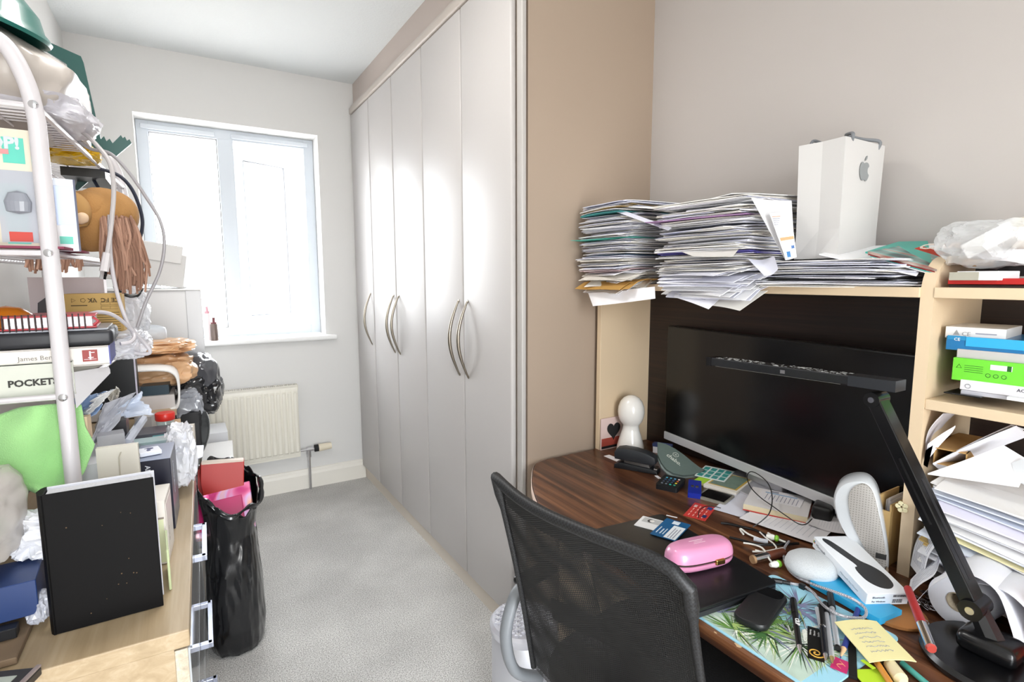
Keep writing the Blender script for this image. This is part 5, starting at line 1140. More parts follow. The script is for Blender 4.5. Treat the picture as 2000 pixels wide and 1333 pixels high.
# --- things on the chest, front part
c = Vector((-.135, 1.012, 0))
a = Z(100, 1245, CZ); b_ = Z(320, 1185, CZ); wd = (b_-a).length; hb = Y(100, 985, a.y).z-CZ
t = thing('black_book', 'thick black hardback book standing upright on the near end of the chest', 'book', (a.x, a.y, CZ+.001), math.atan2((b_-a).y, (b_-a).x)); hb = .222
BKM = mat('#060506', .6, spec=.15)
MB().box(.004, 0, 0, wd, .003, hb, BKM, .001).build('front_cover', t); MB().box(.004, .036, 0, wd, .039, hb, mat('#cfcfd6', .6), .001).build('back_cover', t)
MB().prism([(.004, 0), (-.0, .006), (-.003, .019), (.0, .033), (.004, .039), (.007, .039), (.007, 0)], 0, hb, BKM).build('spine', t, True)
MB().box(.008, .003, .004, wd-.004, .036, hb-.004, mat('#d2d3d8', .8, bump=.6, bs=400), .001).build('page_block', t)
mb = MB(); rd = random.Random(6)
for k in range(12): x, z = rd.uniform(.02, wd-.01), rd.uniform(.02, hb-.02); s = rd.uniform(.0003, .0009); mb.box(x-s, -.0004, z-s, x+s, 0, z+s, mat('#6a553c', .9))
mb.build('crumbs', t)
def yb(name, label, cat, px, y, dep, m, **k): return pbox(name, label, cat, px, y, dep, m, **k)
# white product box with pale green panel
def cbox(name, label, cat, x0, y0, z0, x1, y1, z1, m, rot=0, r=.001, decals=None):
    cx, cy = (x0+x1)/2, (y0+y1)/2; t = thing(name, label, cat, (cx, cy, z0), R(rot)); MB().box(x0-cx, y0-cy, 0, x1-cx, y1-cy, z1-z0, m, r, 1).build('carton', t)
    if decals: decals(t, x1-x0, y1-y0, z1-z0)
    return t
a = Z(340, 1088, CZ); 
PB = mat('#e0dad2', .45)
def dprod(t, w_, d_, h_):
    mb = MB(); mb.box(w_/2-.0, -d_/2+.008, .012, w_/2+.0006, d_/2-.008, h_-.01, mat('#e9e4dd', .4)); mb.box(-w_/2+.008, -d_/2-.0006, .004, w_/2-.004, -d_/2, h_*.72, mat('#dbe0b8', .5)); mb.box(-w_/2+.006, -d_/2-.0004, h_*.72, w_/2-.003, -d_/2, h_*.75, mat('#8b7f74', .5))
    for k in range(4): mb.box(-w_/2+.012, -d_/2-.0012, .02+.01*k, w_/2-.02, -d_/2-.0005, .0215+.01*k, INK)
    mb.build('label_print', t); lettering('RECEIVER', .007, mat('#9a8f88', .5), t, (w_/2+.0007, -.02, h_*.5), (R(90), R(90), R(90)))
cbox('product_box', 'white box with pale green panel between the black book and the dark speaker box', 'box', -.13, 1.17, CZ+.001, -.054, 1.27, CZ+.125, PB, rot=-4, decals=dprod)
cbox('green_card', 'thin pale green card standing between the black book and the white product box', 'card', -.058, 1.06, CZ+.001, -.054, 1.15, CZ+.075, mat('#bcc79a', .5), rot=3)
# dark speaker box (lettering turned)
def dank(t, w_, d_, h_):
    mb = MB(); mb.box(-w_/2, -d_/2, h_, w_/2, d_/2, h_+.0005, mat('#8d96ad', .3)); mb.box(w_/2, -d_/2+.001, .001, w_/2+.0005, d_/2-.001, h_-.001, mat('#4c4e5c', .35)); mb.build('printed_faces', t)
    lettering('ANKER', .013, mat('#d8dae2', .4), t, (-.012, -d_/2-.0004, h_-.010), (R(90), R(90), 0), bold=.0002)
    lettering('SOUNDCORE', .012, mat('#a8aab8', .4), t, (w_/2+.0007, -.02, h_-.02), (R(90), R(90), R(90)))
cbox('speaker_box', 'dark navy box with white lettering on its front, behind the white product box', 'box', -.112, 1.33, CZ+.001, -.046, 1.46, CZ+.160, mat('#14162a', .35), rot=-3, decals=dank)
t = cbox('earphone_case_box', 'small white square box with a blue ear emblem on top of the dark speaker box', 'box', -.108, 1.36, CZ+.162, -.068, 1.40, CZ+.171, mat('#eef0fa', .3), rot=12)
mb = MB(); pp = [(-.008, .009), (.0, .014), (.009, .010), (.008, .003), (.002, -.001), (.001, -.010), (-.005, -.012), (-.006, -.004), (-.002, .003), (-.004, .008)]; mb.prism(pp, .009, .0096, mat('#4a4f78', .4)); mb.build('ear_emblem', t)
# tall white box with a faint stick outline
t, w_, h_ = yb('slim_box', 'tall off-white box with an embossed wand outline behind the black book', 'box', (192, 872, 275, 1010), 1.235, .014, mat('#d5d0c4', .5), rot=R(-3))
MB().tube([(.0, -.001, .02), (.002, -.0016, h_*.85), (.006, -.0016, h_*.92)], .0012, mat('#bdb6a6', .5), 6).build('embossed_outline', t, True)
# box with teal label, jar, tissue etc.
t, w_, h_ = yb('gadget_box', 'grey and black box with a teal label under clear plastic, behind the speaker box', 'box', (243, 848, 345, 900), 1.62, .08, mat('#55565f', .4))
MB().box(w_/2-.05, -.0008, h_*.62, w_/2-.016, -.0002, h_*.92, mat('#6fb5ba', .4)).build('teal_label', t)
yb('plastic_tray', 'clear teal-tinted plastic packet behind the dark speaker box', 'packet', (258, 864, 330, 884), 1.55, .05, film('#cfe6ea', .4, .1, 'tl'))
o = crumple((.03, .045, .010), 31, mat('#a9d0d2', .4), .2, 2, 4).build('teal_cloth', loc=Y(292, 866, 1.575), smooth=True); tag(o, 'small folded aqua cloth lying by the teal-labelled box', 'cloth')
# red capped jar
p = Y(325, 848, 1.72)
t = thing('specimen_jar', 'small clear jar of green stuff with a bright red screw cap', 'jar', (p.x, p.y, p.z), R(5))
MB().lathe([(.019, 0), (.021, .002), (.021, .040), (.0195, .042)], film('#dfe9e4', .45, .08, 'jar'), 28).build('glass', t, True)
MB().lathe([(.0, .002), (.018, .003), (.019, .025), (.012, .034), (.0, .032)], mat('#3f7a55', .6), 20).build('contents', t, True)
MB().lathe([(.0225, .040), (.0235, .042), (.0235, .058), (.022, .060), (.0, .060)], mat('#d42c22', .35), 28).build('screw_cap', t, True)
yb('support_box', 'grey box the red capped jar stands on', 'box', (285, 848, 350, 935), 1.70, .08, mat('#8c8a8a', .6))
# white crumpled tissue-like plastic at the chest edge
CLW = film('#f1f2f8', .25, .18, 'cw')
o = crumple((.065, .17, .14), 41, CLW, .32, 2.6, 5).build('plastic_wrap', loc=(-.035, 1.60, CZ+.09), smooth=True); tag(o, 'crumpled clear plastic wrap hanging over the chest edge beside the speaker box', 'plastic')
# sheets and small stuff between post and boxes
sheet_at('paper_strip', 'white sheets with torn black teeth lying behind the rack post', 'paper', [Y(160, 905, 1.35), Y(250, 890, 1.35), Y(262, 860, 1.5), Y(170, 870, 1.5)], PW[4], th=.01)
yb('papers_bundle', 'flat white bundle left of the slim box', 'papers', (152, 908, 196, 945), 1.30, .12, PW[1], rot=0)
o = crumple((.09, .08, .07), 43, CLW, .35, 3, 5).build('plastic_wrap', loc=(-.225, 1.14, CZ+.12), smooth=False); tag(o, 'crumpled clear plastic at the foot of the rack post under the green cloth', 'plastic')
yb('filler_box', 'grey flat box below the crumpled plastic by the near rack post', 'box', (100, 985, 190, 1090), 1.13, .10, mat('#a9a6a2', .6))
# green microfibre cloth hanging on the rack
GRC = mat('#a4da90', .95, bump=.5, bs=500, sheen=.3)
cpx = [[(-60, 830), (40, 795), (105, 788), (160, 790)], [(-60, 880), (50, 840), (120, 835), (168, 835)], [(-50, 910), (40, 900), (120, 900), (187, 868)], [(-20, 935), (45, 940), (110, 950), (165, 925)], [(20, 950), (60, 958), (95, 975), (130, 950)]]
def clothf(u, v):
    i = min(3, int(v*4)); j = min(2, int(u*3)); fv, fu = v*4-i, u*3-j
    P = [Vector((*cpx[a][b_], 0)) for a, b_ in ((i, j), (i, j+1), (i+1, j+1), (i+1, j))]
    q = P[0].lerp(P[1], fu).lerp(P[3].lerp(P[2], fu), fv)
    return Y(q.x, q.y, 1.25+.012*math.sin(u*9+v*4)+.02*noise.noise(Vector((u*3, v*3, 1)))-.03*v)
o = MB().grid(clothf, 36, 30, GRC).build('microfibre_cloth', smooth=True); s_m = o.modifiers.new('t', 'SOLIDIFY'); s_m.thickness = .0025
sb = o.modifiers.new('s', 'SMOOTH'); sb.iterations = 2; sb.factor = .6
tag(o, 'lime green microfibre cloth draped over the lowest wire shelf', 'cloth')
# grey and blue polythene mailers under the lowest wire shelf
def poly(name, label, P, m, seed=1, amp=.006, cat='bag', nu=22, nv=22, solid=.0008, y_=None):
    # loose film spanning four corners, creased
    P = [Vector(p_) for p_ in P]; n = (P[1]-P[0]).cross(P[3]-P[0]).normalized(); O = sum(P, Vector())/4; off = Vector((seed*5.1, 0, 0))
    def fn(u, v):
        q = P[0].lerp(P[1], u).lerp(P[3].lerp(P[2], u), v); k = abs(noise.noise(Vector((u*2.2, v*1.6, seed))))+.3*abs(noise.noise(Vector((u*6, v*5, seed*2))))
        return q+n*amp*(k*4-1)+n*amp*2*math.sin(PI*u)*math.sin(PI*v)-O
    o = MB().grid(fn, nu, nv, m).build(name, loc=O, smooth=True); s_ = o.modifiers.new('t', 'SOLIDIFY'); s_.thickness = solid
    return tag(o, label, cat)
GRB = mat('#b9bac2', .25, coat=.2); BLB = mat('#8fa9d0', .2, coat=.4); CLB = film('#dbe4f4', .35, .08, 'pb')
poly('mailing_bag', 'grey polythene mailing bag curving down under the lowest shelf', [Y(200, 790, 1.42), Y(262, 768, 1.50), Y(215, 850, 1.38), Y(168, 880, 1.32)], GRB, 1, .008)
poly('mailing_bag', 'clear bluish polythene bag spilling to the right of the grey mailer', [Y(240, 790, 1.45), Y(275, 765, 1.50), Y(297, 812, 1.46), Y(225, 815, 1.42)], CLB, 2, .009)
poly('mailing_bag', 'blue glossy mailing bag just right of the near rack post', [Y(120, 780, 1.30), Y(215, 765, 1.42), Y(185, 812, 1.32), Y(140, 830, 1.26)], BLB, 3, .008)
poly('mailing_bag', 'creased silver-white strip of film beside the blue mailer', [Y(172, 800, 1.30), Y(192, 772, 1.36), Y(225, 760, 1.42), Y(168, 815, 1.28)], film('#ffffff', .15, .08, 'sw'), 4, .006)
poly('mailing_bag', 'pale grey crumpled mailer end sticking out right below the shelf', [Y(205, 775, 1.5), Y(230, 758, 1.55), Y(236, 768, 1.5), Y(215, 785, 1.45)], mat('#cfc9bd', .5), 5, .008)
yb('clear_case', 'grey and black plastic case in shadow below the polythene bags', 'case', (218, 822, 248, 870), 1.45, .06, mat('#2d2c2f', .3))
t, w_, h_ = yb('clear_packet', 'clear folded plastic packet in front of the black plastic case', 'packet', (190, 850, 245, 880), 1.36, .04, film('#dcdce2', .45, .1, 'cp'), rot=R(8))
bb_ = Y(247, 865, 1.40); tt_ = Y(280, 818, 1.52); tag(MB().tube([(0, 0, 0), tt_-bb_], [.009, .009], mat('#c6cbd8', .2, coat=.4), 6).build('plastic_strip', loc=bb_), 'slanting pale plastic strip beside the clear packet', 'strip')
yb('tan_roll', 'pale tan cardboard edge between blue mailer and green cloth', 'card', (152, 815, 172, 860), 1.25, .02, mat('#d8bfa0', .7), rot=R(-10))
# black folder standing below the lowest shelf
t, w_, h_ = yb('box_file', 'black box file leaning at the back of the rack below the lowest shelf', 'file', (150, 702, 268, 800), 1.83, .06, mat('#16171b', .5))
MB().box(w_/2-.004, -.001, 0, w_/2, 0, h_, mat('#c7c3d2', .4)).build('pale_edge', t)
sheet_at('printed_sheet', 'stack of stiff white sheets sticking out diagonally below the long white-spined book', 'paper', [Y(140, 728, 1.22), Y(212, 716, 1.36), Y(215, 722, 1.36), Y(148, 790, 1.22)], PW[0], th=.008)
sheet_at('printed_sheet', 'grey printed sheet folded above the diagonal stack', 'paper', [Y(140, 712, 1.24), Y(210, 706, 1.34), Y(176, 722, 1.3), Y(146, 752, 1.24)], mat('#a9a79f', .6), th=.002, text=3)
# --- on the lowest wire shelf (S3)
def long_book(name, label, px, y, dep, m, pages=None, rot=0, z=None):
    a = Y(px[0], px[3], y); b_ = Y(px[2], px[1], y); zt = Y(px[2]-20, px[1], y).z; zb = Y(px[2]-20, px[3], y).z if z is None else z
    w_ = b_.x-a.x; h_ = zt-zb; t = thing(name, label, 'book', (b_.x, y, zb), R(rot))
    MB().box(-w_, 0, 0, 0, .002, h_, m, .0008).build('spine', t); MB().box(-w_, 0, h_-.0025, 0, dep, h_, m).build('cover', t); MB().box(-w_, 0, 0, 0, dep, .0025, m).build('cover', t)
    MB().box(-w_+.003, .002, .0025, -.003, dep-.003, h_-.0025, PAPER).build('page_block', t); return t, w_, h_
y3 = 1.222
t, w_, h_ = long_book('pockets_book', 'pale green-grey book with black capitals lying lowest on the wire shelf', (-20, 706, 142, 772), y3, .15, mat('#c9cbc0', .6, var=.08, vs=20))
lettering('POCKETS', .0158, mat('#26251f', .6), t, (-w_+.024, -.0006, h_*.35), FRONT_Y, bold=.0006, sx=1.0)
t, w_, h_ = long_book('novel', 'white-spined book with a small red square, under the black tablet case', (-20, 676, 213, 713), y3+.008, .14, mat('#dcd6cf', .5), rot=2)
lettering('James Bentley', .0112, mat('#7d7872', .6), t, (-w_+.037, -.0006, h_*.45), FRONT_Y)
mb = MB(); mb.box(-.040, -.0008, h_*.22, -.018, -.0002, h_*.82, mat('#8f2d28', .5)); mb.box(-.038, -.0011, h_*.32, -.020, -.0007, h_*.34, PAPER); mb.box(-.032, -.0011, h_*.4, -.024, -.0007, h_*.44, PAPER); mb.box(-.03, -.0011, h_*.3, -.0275, -.0007, h_*.75, PAPER); mb.box(-.03, -.0011, h_*.66, -.022, -.0007, h_*.7, PAPER); mb.build('red_square', t)
MB().box(-.0012, -.0006, 0, .0006, .139, h_, mat('#4a4f98', .5)).build('blue_board_edge', t)
a = Y(-20, 690, y3); b_ = Y(222, 655, y3+.01)
zt, zb = Y(190, 642, y3).z, Y(190, 676, y3).z
t = thing('tablet_case', 'black padded tablet case lying on the white-spined book', 'case', (b_.x, y3+.005, zb+.001), R(2)); w_ = b_.x-a.x
MB().box(-w_, 0, 0, 0, .15, zt-zb-.004, mat('#24252a', .45), .008, 3).build('body', t, True); MB().box(-w_+.01, .004, zt-zb-.0045, -.008, .145, zt-zb-.001, mat('#8a8d95', .3), .001).build('lid_plate', t)
zb = zt+.001; zt = Y(150, 616, y3).z; b_ = Y(186, 630, y3)
t = thing('spiral_notebook', 'red spiral notebook lying topmost on the pile at the near post', 'notebook', (b_.x, y3+.012, zb), R(3)); w_ = b_.x-a.x
MR = mat('#a8303a', .4)
h_ = zt-zb
MB().box(-w_, 0, 0, 0, .12, .003, MR, .001).build('cover', t); MB().box(-w_, 0, h_-.003, 0, .12, h_, MR, .001).build('cover', t); MB().box(-w_+.02, .003, .003, -.006, .117, h_-.003, PAPER).build('page_block', t)
mb = MB()
for k in range(15): x = -w_+.01+k*.0085; mb.tube([(x, -.001+.008*math.cos(2*PI*j/10)*.5, h_/2+(h_*.62)*math.sin(2*PI*j/10)) for j in range(10)], .0011, mat('#3a2b2b', .4), 5, closed=True)
mb.build('wire_binding', t, True)
MB().tube([(-.004, -.002, h_*.2), (.003, .0, h_*.5), (-.004, -.002, h_*.8)], .0025, MR).build('elastic_band', t, True)
c = Y(12, 606, 1.30); t = thing('orange_toy', 'shiny orange rounded thing half hidden behind the spiral notebook', 'toy', (c.x, 1.30, c.z-.03)); MB().lathe([(.0, -.028), (.03, -.02), (.042, .0), (.036, .022), (.02, .034), (.0, .038)], mat('#c9741c', .2, coat=.4), 28).build('body', t, True)
# pinkish box and kraft box behind
t, w_, h_ = yb('device_box', 'pinkish white box picturing a dark device, behind the kraft box', 'box', (58, 542, 206, 640), 1.60, .05, mat('#cdbfc0', .5))
pic = [(.07, .08), (.10, .5), (.22, .62), (.5, .60), (.62, .5), (.62, .08)]
mb = MB(); mb.T = Matrix.Rotation(R(90), 4, 'X'); mb.prism([((x-.5)*w_, z*h_) for x, z in pic], .0002, .0008, mat('#3a3338', .3)); mb.build('device_picture', t)
t, w_, h_ = yb('kraft_box', 'brown kraft box printed upside down with approval marks on the wire shelf', 'box', (129, 574, 241, 664), 1.46, .06, mat('#c9a562', .7, var=.05, vs=10))
IK = mat('#5c4827', .7)
lettering('CE FC  VK', .0125, IK, t, (w_/2-.004, -.0006, h_-.010), (R(90), R(180), 0), bold=.0003)
mb = MB(); rr_ = random.Random(4)
for k in range(4): x = -w_*.36+k*.017; mb.tube([(x+.0045*math.cos(q), -.0007, h_*.86+.0045*math.sin(q)) for q in [2*PI*j/(3+k % 3*2) for j in range(3+k % 3*2)]], .0005, IK, 4, closed=True)
for k in range(11): z = h_*(.06+.052*k); L_ = rr_.uniform(.035, .055); mb.box(w_/2-.006-L_, -.0008, z, w_/2-.006, -.0003, z+.0011, IK)
for k in range(2):
    z = h_*(.66+.09*k)
    for (xa, xb) in ((.0, .014), (.0145, .030)):
        mb.box(w_/2-.008-xb, -.0008, z, w_/2-.008-xa, -.0003, z+.0005, IK); mb.box(w_/2-.008-xb, -.0008, z+.006, w_/2-.008-xa, -.0003, z+.0065, IK); mb.box(w_/2-.008-xb, -.0008, z, w_/2-.0075-xb, -.0003, z+.0065, IK)
mb.box(-w_*.4, -.0008, h_*.74, -w_*.12, -.0003, h_*.76, IK); mb.build('printed_marks', t)
# clear wrap on the shelf's right side
p = Y(250, 672, 1.45); o = crumple((.08, .14, .055), 51, film('#e9eaf0', .45, .1, 'c2'), .35, 3, 5).build('plastic_wrap', loc=p, smooth=True); tag(o, 'crinkled clear wrap bulging from the lowest wire shelf beside the kraft box', 'plastic')
p = Y(258, 610, 1.62); o = crumple((.07, .10, .11), 52, film('#e4e6ec', .55, .12, 'c3'), .25, 2.5, 5).build('plastic_bag', loc=p, smooth=False); tag(o, 'clear plastic bag standing behind the kraft box under the hanging yarn', 'bag')
# --- on the middle wire shelf (S2)
t, w_, h_ = yb('figure_box', 'toy figure box with a clear window and teal corners, at the left frame edge', 'box', (-40, 252, 88, 488), 1.225, .07, mat('#d9d0bd', .5), rot=R(0))
mb = MB(); TL = mat('#58c2ae', .45)
mb.box(-w_/2, -.0006, .01, -w_/2+.058, -.0002, h_*.55, TL); mb.box(w_/2-.05, -.0006, h_*.72, w_/2-.022, -.0002, h_*.93, TL); mb.box(w_/2-.07, -.0009, .01, w_/2-.055, -.0002, h_*.28, mat('#c9c1ae', .5)); mb.build('teal_print', t)
mb = MB(); mb.box(w_/2-.062, -.001, .012, w_/2-.006, -.0004, h_*.66, film('#c3c6cf', .25, .06, 'win')); mb.build('window', t)
mb = MB(); mb.lathe([(.0, 0), (.016, .004), (.018, .02), (.012, .034), (.0, .038)], mat('#8c8f98', .3), 18, Matrix.Translation((w_/2-.036, -.006, h_*.3)), sy=.4); mb.build('grey_insert', t); MB().box(w_/2-.052, -.002, .014, w_/2-.022, -.0008, .03, mat('#c23a2c', .5)).build('red_insert', t)
lettering('POP!', .026, mat('#c8cdd2', .4), t, (w_/2-.082, -.001, h_*.84), FRONT_Y, bold=.0012)
mb = MB(); mb.box(w_/2-.08, -.0016, h_*.79, w_/2-.042, -.0008, h_*.83, mat('#d98a8a', .5)); mb.build('red_strip', t)
t, w_, h_ = yb('figure_box', 'clear fronted toy box with blue and teal label just right of the near post', 'box', (104, 350, 152, 490), 1.26, .03, mat('#cfd6e4', .3), rot=R(8))
mb = MB(); mb.box(-w_/2+.002, -.0006, .004, w_/2-.004, -.0002, h_*.35, mat('#e2e2e6', .4)); mb.box(-w_/2+.006, -.0009, .012, w_/2-.01, -.0005, h_*.2, TL); mb.box(-w_/2+.003, -.0007, h_*.36, w_/2-.003, -.0002, h_*.9, mat('#7f93bd', .15)); mb.box(w_/2-.003, -.001, 0, w_/2, -.0002, h_, mat('#22264a', .4)); mb.build('label_print', t)
# toy horse head with yarn mane
t = thing('toy_horse', 'tan plush toy horse with long brown yarn mane on the middle wire shelf', 'toy', (0, 0, 0))
PL = mat('#a97d49', .9, bump=.4, bs=300); PLL = mat('#e0c2a2', .9)
def blob(pxa, pxb, r0_, r1_, y, m, mb=None, yb_=None):
    mb = mb or MB(); A, B = Y(*pxa, y), Y(*pxb, yb_ or y); pts = []; rr_ = []
    for k in range(13): s = k/12; pts.append(A.lerp(B, s)); rr_.append((r0_+(r1_-r0_)*s)*max(.05, math.sin(PI*min(.98, max(.02, s*.86+.07))))**.45)
    mb.tube(pts, rr_, m, 20); return mb
yh = 1.52
blob((150, 385), (232, 470), .075, .085, yh, PL).build('body', t, True)
blob((138, 385), (205, 425), .030, .05, yh-.04, PL).build('neck', t, True)
b1 = blob((128, 378), (155, 445), .035, .028, yh-.09, mat('#b58c56', .9)); b1.build('ear', t, True)
blob((152, 418), (166, 436), .014, .012, yh-.115, PLL).build('ear_lining', t, True)
blob((222, 455), (262, 438), .022, .016, yh-.06, mat('#c9a468', .9)).build('muzzle', t, True)
YARN = mat('#8d6a58', .95); YARN2 = mat('#a98470', .95); ry = random.Random(12)
mb = MB()
for k in range(170):
    x0_, y0_ = ry.uniform(196, 262), ry.uniform(422, 436); x1_ = 205+(x0_-196)*1.15+ry.uniform(-6, 14); y1_ = ry.uniform(520, 575) if x1_ > 222 else ry.uniform(500, 540); yy = yh-.09+ry.uniform(-.03, .03)
    P = [Y(x0_, y0_, yy+.03), Y(x0_+(x1_-x0_)*.3+ry.uniform(-3, 3), y0_+28, yy-.01), Y(x0_+(x1_-x0_)*.7+ry.uniform(-3, 3), y0_+70, yy-.01), Y(x1_, y1_, yy)]
    P[2] = P[2]+Vector((ry.uniform(-.008, .008), 0, 0)); mb.tube(spline(P, 5), .0022, YARN if k % 3 else YARN2, 5)
mb.build('yarn_mane', t, True)
mb = MB()
for k in range(46):
    x0_ = ry.uniform(50, 160); yy = 1.25+ry.uniform(0, .12); y0_ = 507; P = [Y(x0_, y0_, yy), Y(x0_+ry.uniform(-6, 6), y0_+ry.uniform(10, 28), yy)]; mb.tube(P, .0022, YARN2 if k % 2 else YARN, 5)
mb.build('yarn_fringe', t, True)
tag(MB().box(-.10, -.04, 0, .10, .16, .004, mat('#7d3048', .7)).build('maroon_cloth', loc=(-.27, 1.24, S2+.0075), rot=R(-3)), 'folded maroon cloth under the toy boxes on the middle wire shelf', 'cloth')
# --- on and above the top wire shelf (S1)
p = Y(60, 130, 1.24)
def sack_bm():
    mb = crumple((.27, .36, .22), 61, mat('#b5ada6', .35, coat=.15), .12, 1.6, 5); o_ = []
    for (x, y, z) in mb.v:
        k = max(0, z/.11); o_.append((x-(.085*k if x > 0 else .03*k)*(1+x*6)+.0, y, z+.05*max(0, -x)*4*.3))
    mb.v = o_; return mb
if 0: LDPE = film('#c9c3bd', .12, .3, 'bigbag')
o = sack_bm().build('plastic_sack', loc=(-.285, 1.44, S1+.105), smooth=True); tag(o, 'big milky plastic sack piled on the top wire shelf', 'bag')
o = crumple((.20, .26, .06), 62, film('#d6d4dc', .3, .08, 'c5'), .2, 2.0, 5).build('plastic_bag', loc=(-.235, 1.42, S1+.035), smooth=True); tag(o, 'shiny crumpled clear bag under the milky sack on the top shelf', 'bag')
q = Y(10, 5, 1.25)
t = thing('teal_bowl', 'teal plastic bowl upside down on the milky sack, cut by the top left corner', 'bowl', (q.x-.055, 1.33, q.z-.008), (R(6), R(14), 0)); t.scale = (.8, .8, .8)
TB = mat('#23665d', .35, coat=.2)
MB().lathe([(.098, .012), (.115, 0), (.125, -.004), (.128, .004), (.122, .012), (.112, .020), (.098, .05), (.07, .075), (.0, .082)], TB, 48).build('shell', t, True)
# dark green plastic bracket
t = thing('green_bracket', 'dark green flat plastic bracket with toothed foot hanging over the top shelf end', 'bracket', (0, 0, 0))
DG = mat('#1e4b47', .35)
def yplate(pts, y, th, m, name, parent, tilt=0):
    n = len(pts); A = [Y(a, b_, y+tilt*(b_-200)) for a, b_ in pts]; B = [v_+Vector((0, th, 0)) for v_ in A]
    return MB().add(A+B, [[i, (i+1) % n, n+(i+1) % n, n+i] for i in range(n)]+[list(range(n)), list(range(n, 2*n))[::-1]], m).build(name, parent)
yplate([(60, 60), (82, 76), (158, 110), (163, 122), (197, 272), (186, 300), (158, 290), (150, 205), (130, 125), (90, 100), (60, 95)], 1.86, .007, DG, 'arm', t)
teeth = [(158, 270), (166, 262), (172, 268), (180, 254), (186, 262), (192, 258), (197, 272), (203, 266), (208, 276), (214, 271), (220, 280), (236, 264), (240, 270), (244, 267), (248, 275), (253, 272), (257, 280), (226, 306), (200, 300), (170, 296)]
yplate(teeth, 1.84, .009, DG, 'toothed_foot', t)
yplate([(152, 352), (178, 345), (176, 352), (152, 372), (145, 370)], 1.84, .007, DG, 'lower_hook', t)
def flat_on(name, label, cat, px, y, dep, m): return yb(name, label, cat, px, y, dep, m)
flat_on('black_tray', 'flat black tray lying beyond the yellow packet on the top wire shelf', 'tray', (118, 328, 205, 345), 1.75, .22, mat('#1e2022', .4))
o = crumple((.11, .16, .035), 71, mat('#d9b21f', .4, coat=.3), .3, 3, 5).build('yellow_packet', loc=Y(135, 300, 1.66)+Vector((0, 0, .0)), smooth=False); tag(o, 'crumpled yellow packet on the top wire shelf beside the bracket foot', 'packet')
t, w_, h_ = yb('folded_wrap', 'yellow printed packet sticking up behind the shiny clear bag', 'packet', (98, 228, 126, 252), 1.5, .02, mat('#d8b526', .5))
yb('white_tray', 'flat white tray lying on the top wire shelf', 'tray', (100, 252, 165, 268), 1.5, .10, mat('#dadade', .4))
yb('grey_bar', 'short grey metal bar standing on the top shelf behind the sack', 'bar', (124, 222, 138, 256), 1.6, .02, mat('#a3a5ae', .35, metal=.3))
# cables hanging from the rack
WC = mat('#b9b4b4', .4)
def yc(pts): return [Y(a, b_, c) for a, b_, c in pts]
t = thing('charging_cable', 'light grey charging cable with a USB plug dangling in front of the toy horse', 'cable', (0, 0, 0))
MB().tube(spline(yc([(130, 250, 1.45), (160, 258, 1.42), (190, 285, 1.38), (215, 320, 1.36), (222, 370, 1.36), (218, 430, 1.35), (212, 480, 1.34), (208, 500, 1.34)]), 8), .0042, WC).build('lead', t, True)
a, b_ = Y(209, 494, 1.34), Y(203, 530, 1.34); MB().tube([a, b_], [.007, .008], mat('#cfcbcc', .3), 8).build('plug_body', t); c = b_+(b_-a).normalized()*.016; MB().tube([b_, c], .0058, CHROME, 6).build('metal_plug', t)
cable('charging_cable', 'long grey cable arcing out right in front of the window and back', yc([(135, 262, 1.5), (175, 290, 1.48), (215, 300, 1.46), (250, 335, 1.46), (285, 385, 1.46), (312, 430, 1.46), (321, 475, 1.46), (312, 530, 1.46), (285, 590, 1.46), (268, 640, 1.45)]), .0035, mat('#9a979a', .4))
cable('charging_cable', 'pale cable looping past the kraft box at the rack side', yc([(214, 420, 1.38), (216, 500, 1.38), (228, 570, 1.38), (248, 630, 1.37), (262, 655, 1.36), (255, 668, 1.34), (235, 672, 1.33)]), .0038, mat('#c4c0c4', .4))
cable('charging_cable', 'pale cable curling over the red notebook to the wire shelf corner', yc([(170, 616, 1.30), (195, 610, 1.31), (225, 618, 1.33), (258, 645, 1.36), (280, 668, 1.38), (293, 686, 1.38), (285, 692, 1.38), (262, 690, 1.38)]), .0038, mat('#bdb9be', .4))
cable('power_cable', 'dark blue cable hanging down behind the grey ones', yc([(196, 330, 1.7), (235, 345, 1.7), (262, 378, 1.7), (278, 430, 1.7), (272, 475, 1.7), (268, 492, 1.7)]), .0042, mat('#262b3c', .4))
cable('power_cable', 'short dark cable slanting under the top shelf to the far post', yc([(183, 352, 1.8), (200, 378, 1.8), (222, 400, 1.85), (236, 422, 1.9)]), .004, mat('#262b3c', .4))
cable('bag_cord', 'black cord lying under the ends of the yarn mane', yc([(225, 560, 1.6), (240, 575, 1.58), (265, 578, 1.58), (276, 565, 1.6)]), .005, BLACK, cat='cord')
# ------------------------------------------------------------------ beyond the rack
t = thing('storage_unit', 'white box-shaped unit standing on the far chest beneath the window sill', 'box', (0, 0, 0))
y_ = 2.52; x1_ = Y(398, 650, y_).x; ztop = Y(340, 568, y_).z
MB().box(-.40, y_, CZ, x1_, y_+.60, ztop, mat('#dddcdc', .4), .004).build('body', t); MB().box(x1_-.055, y_-.006, CZ+.004, x1_+.0, y_, ztop, mat('#d2d2d4', .35), .002).build('front_edge', t); MB().box(-.40, y_-.01, ztop, x1_+.004, y_+.6, ztop+.008, mat('#e9e9e9', .35), .002).build('top_board', t)
O = Vector((Y(330, 560, 2.5).x, 2.50, ztop+.009))
t = thing('archive_box', 'white cardboard archive box with its lid tilted on top of the white unit', 'box', (-.10, 2.60, ztop+.024), (0, R(9), R(-4)))
WB = mat('#cfcdcb', .6)
MB().box(-.16, -.06, 0, .10, .22, .13, WB, .003).build('body', t); MB().box(-.165, -.066, .095, .085, .225, .165, mat('#d6d4d2', .6), .003).build('lid', t)
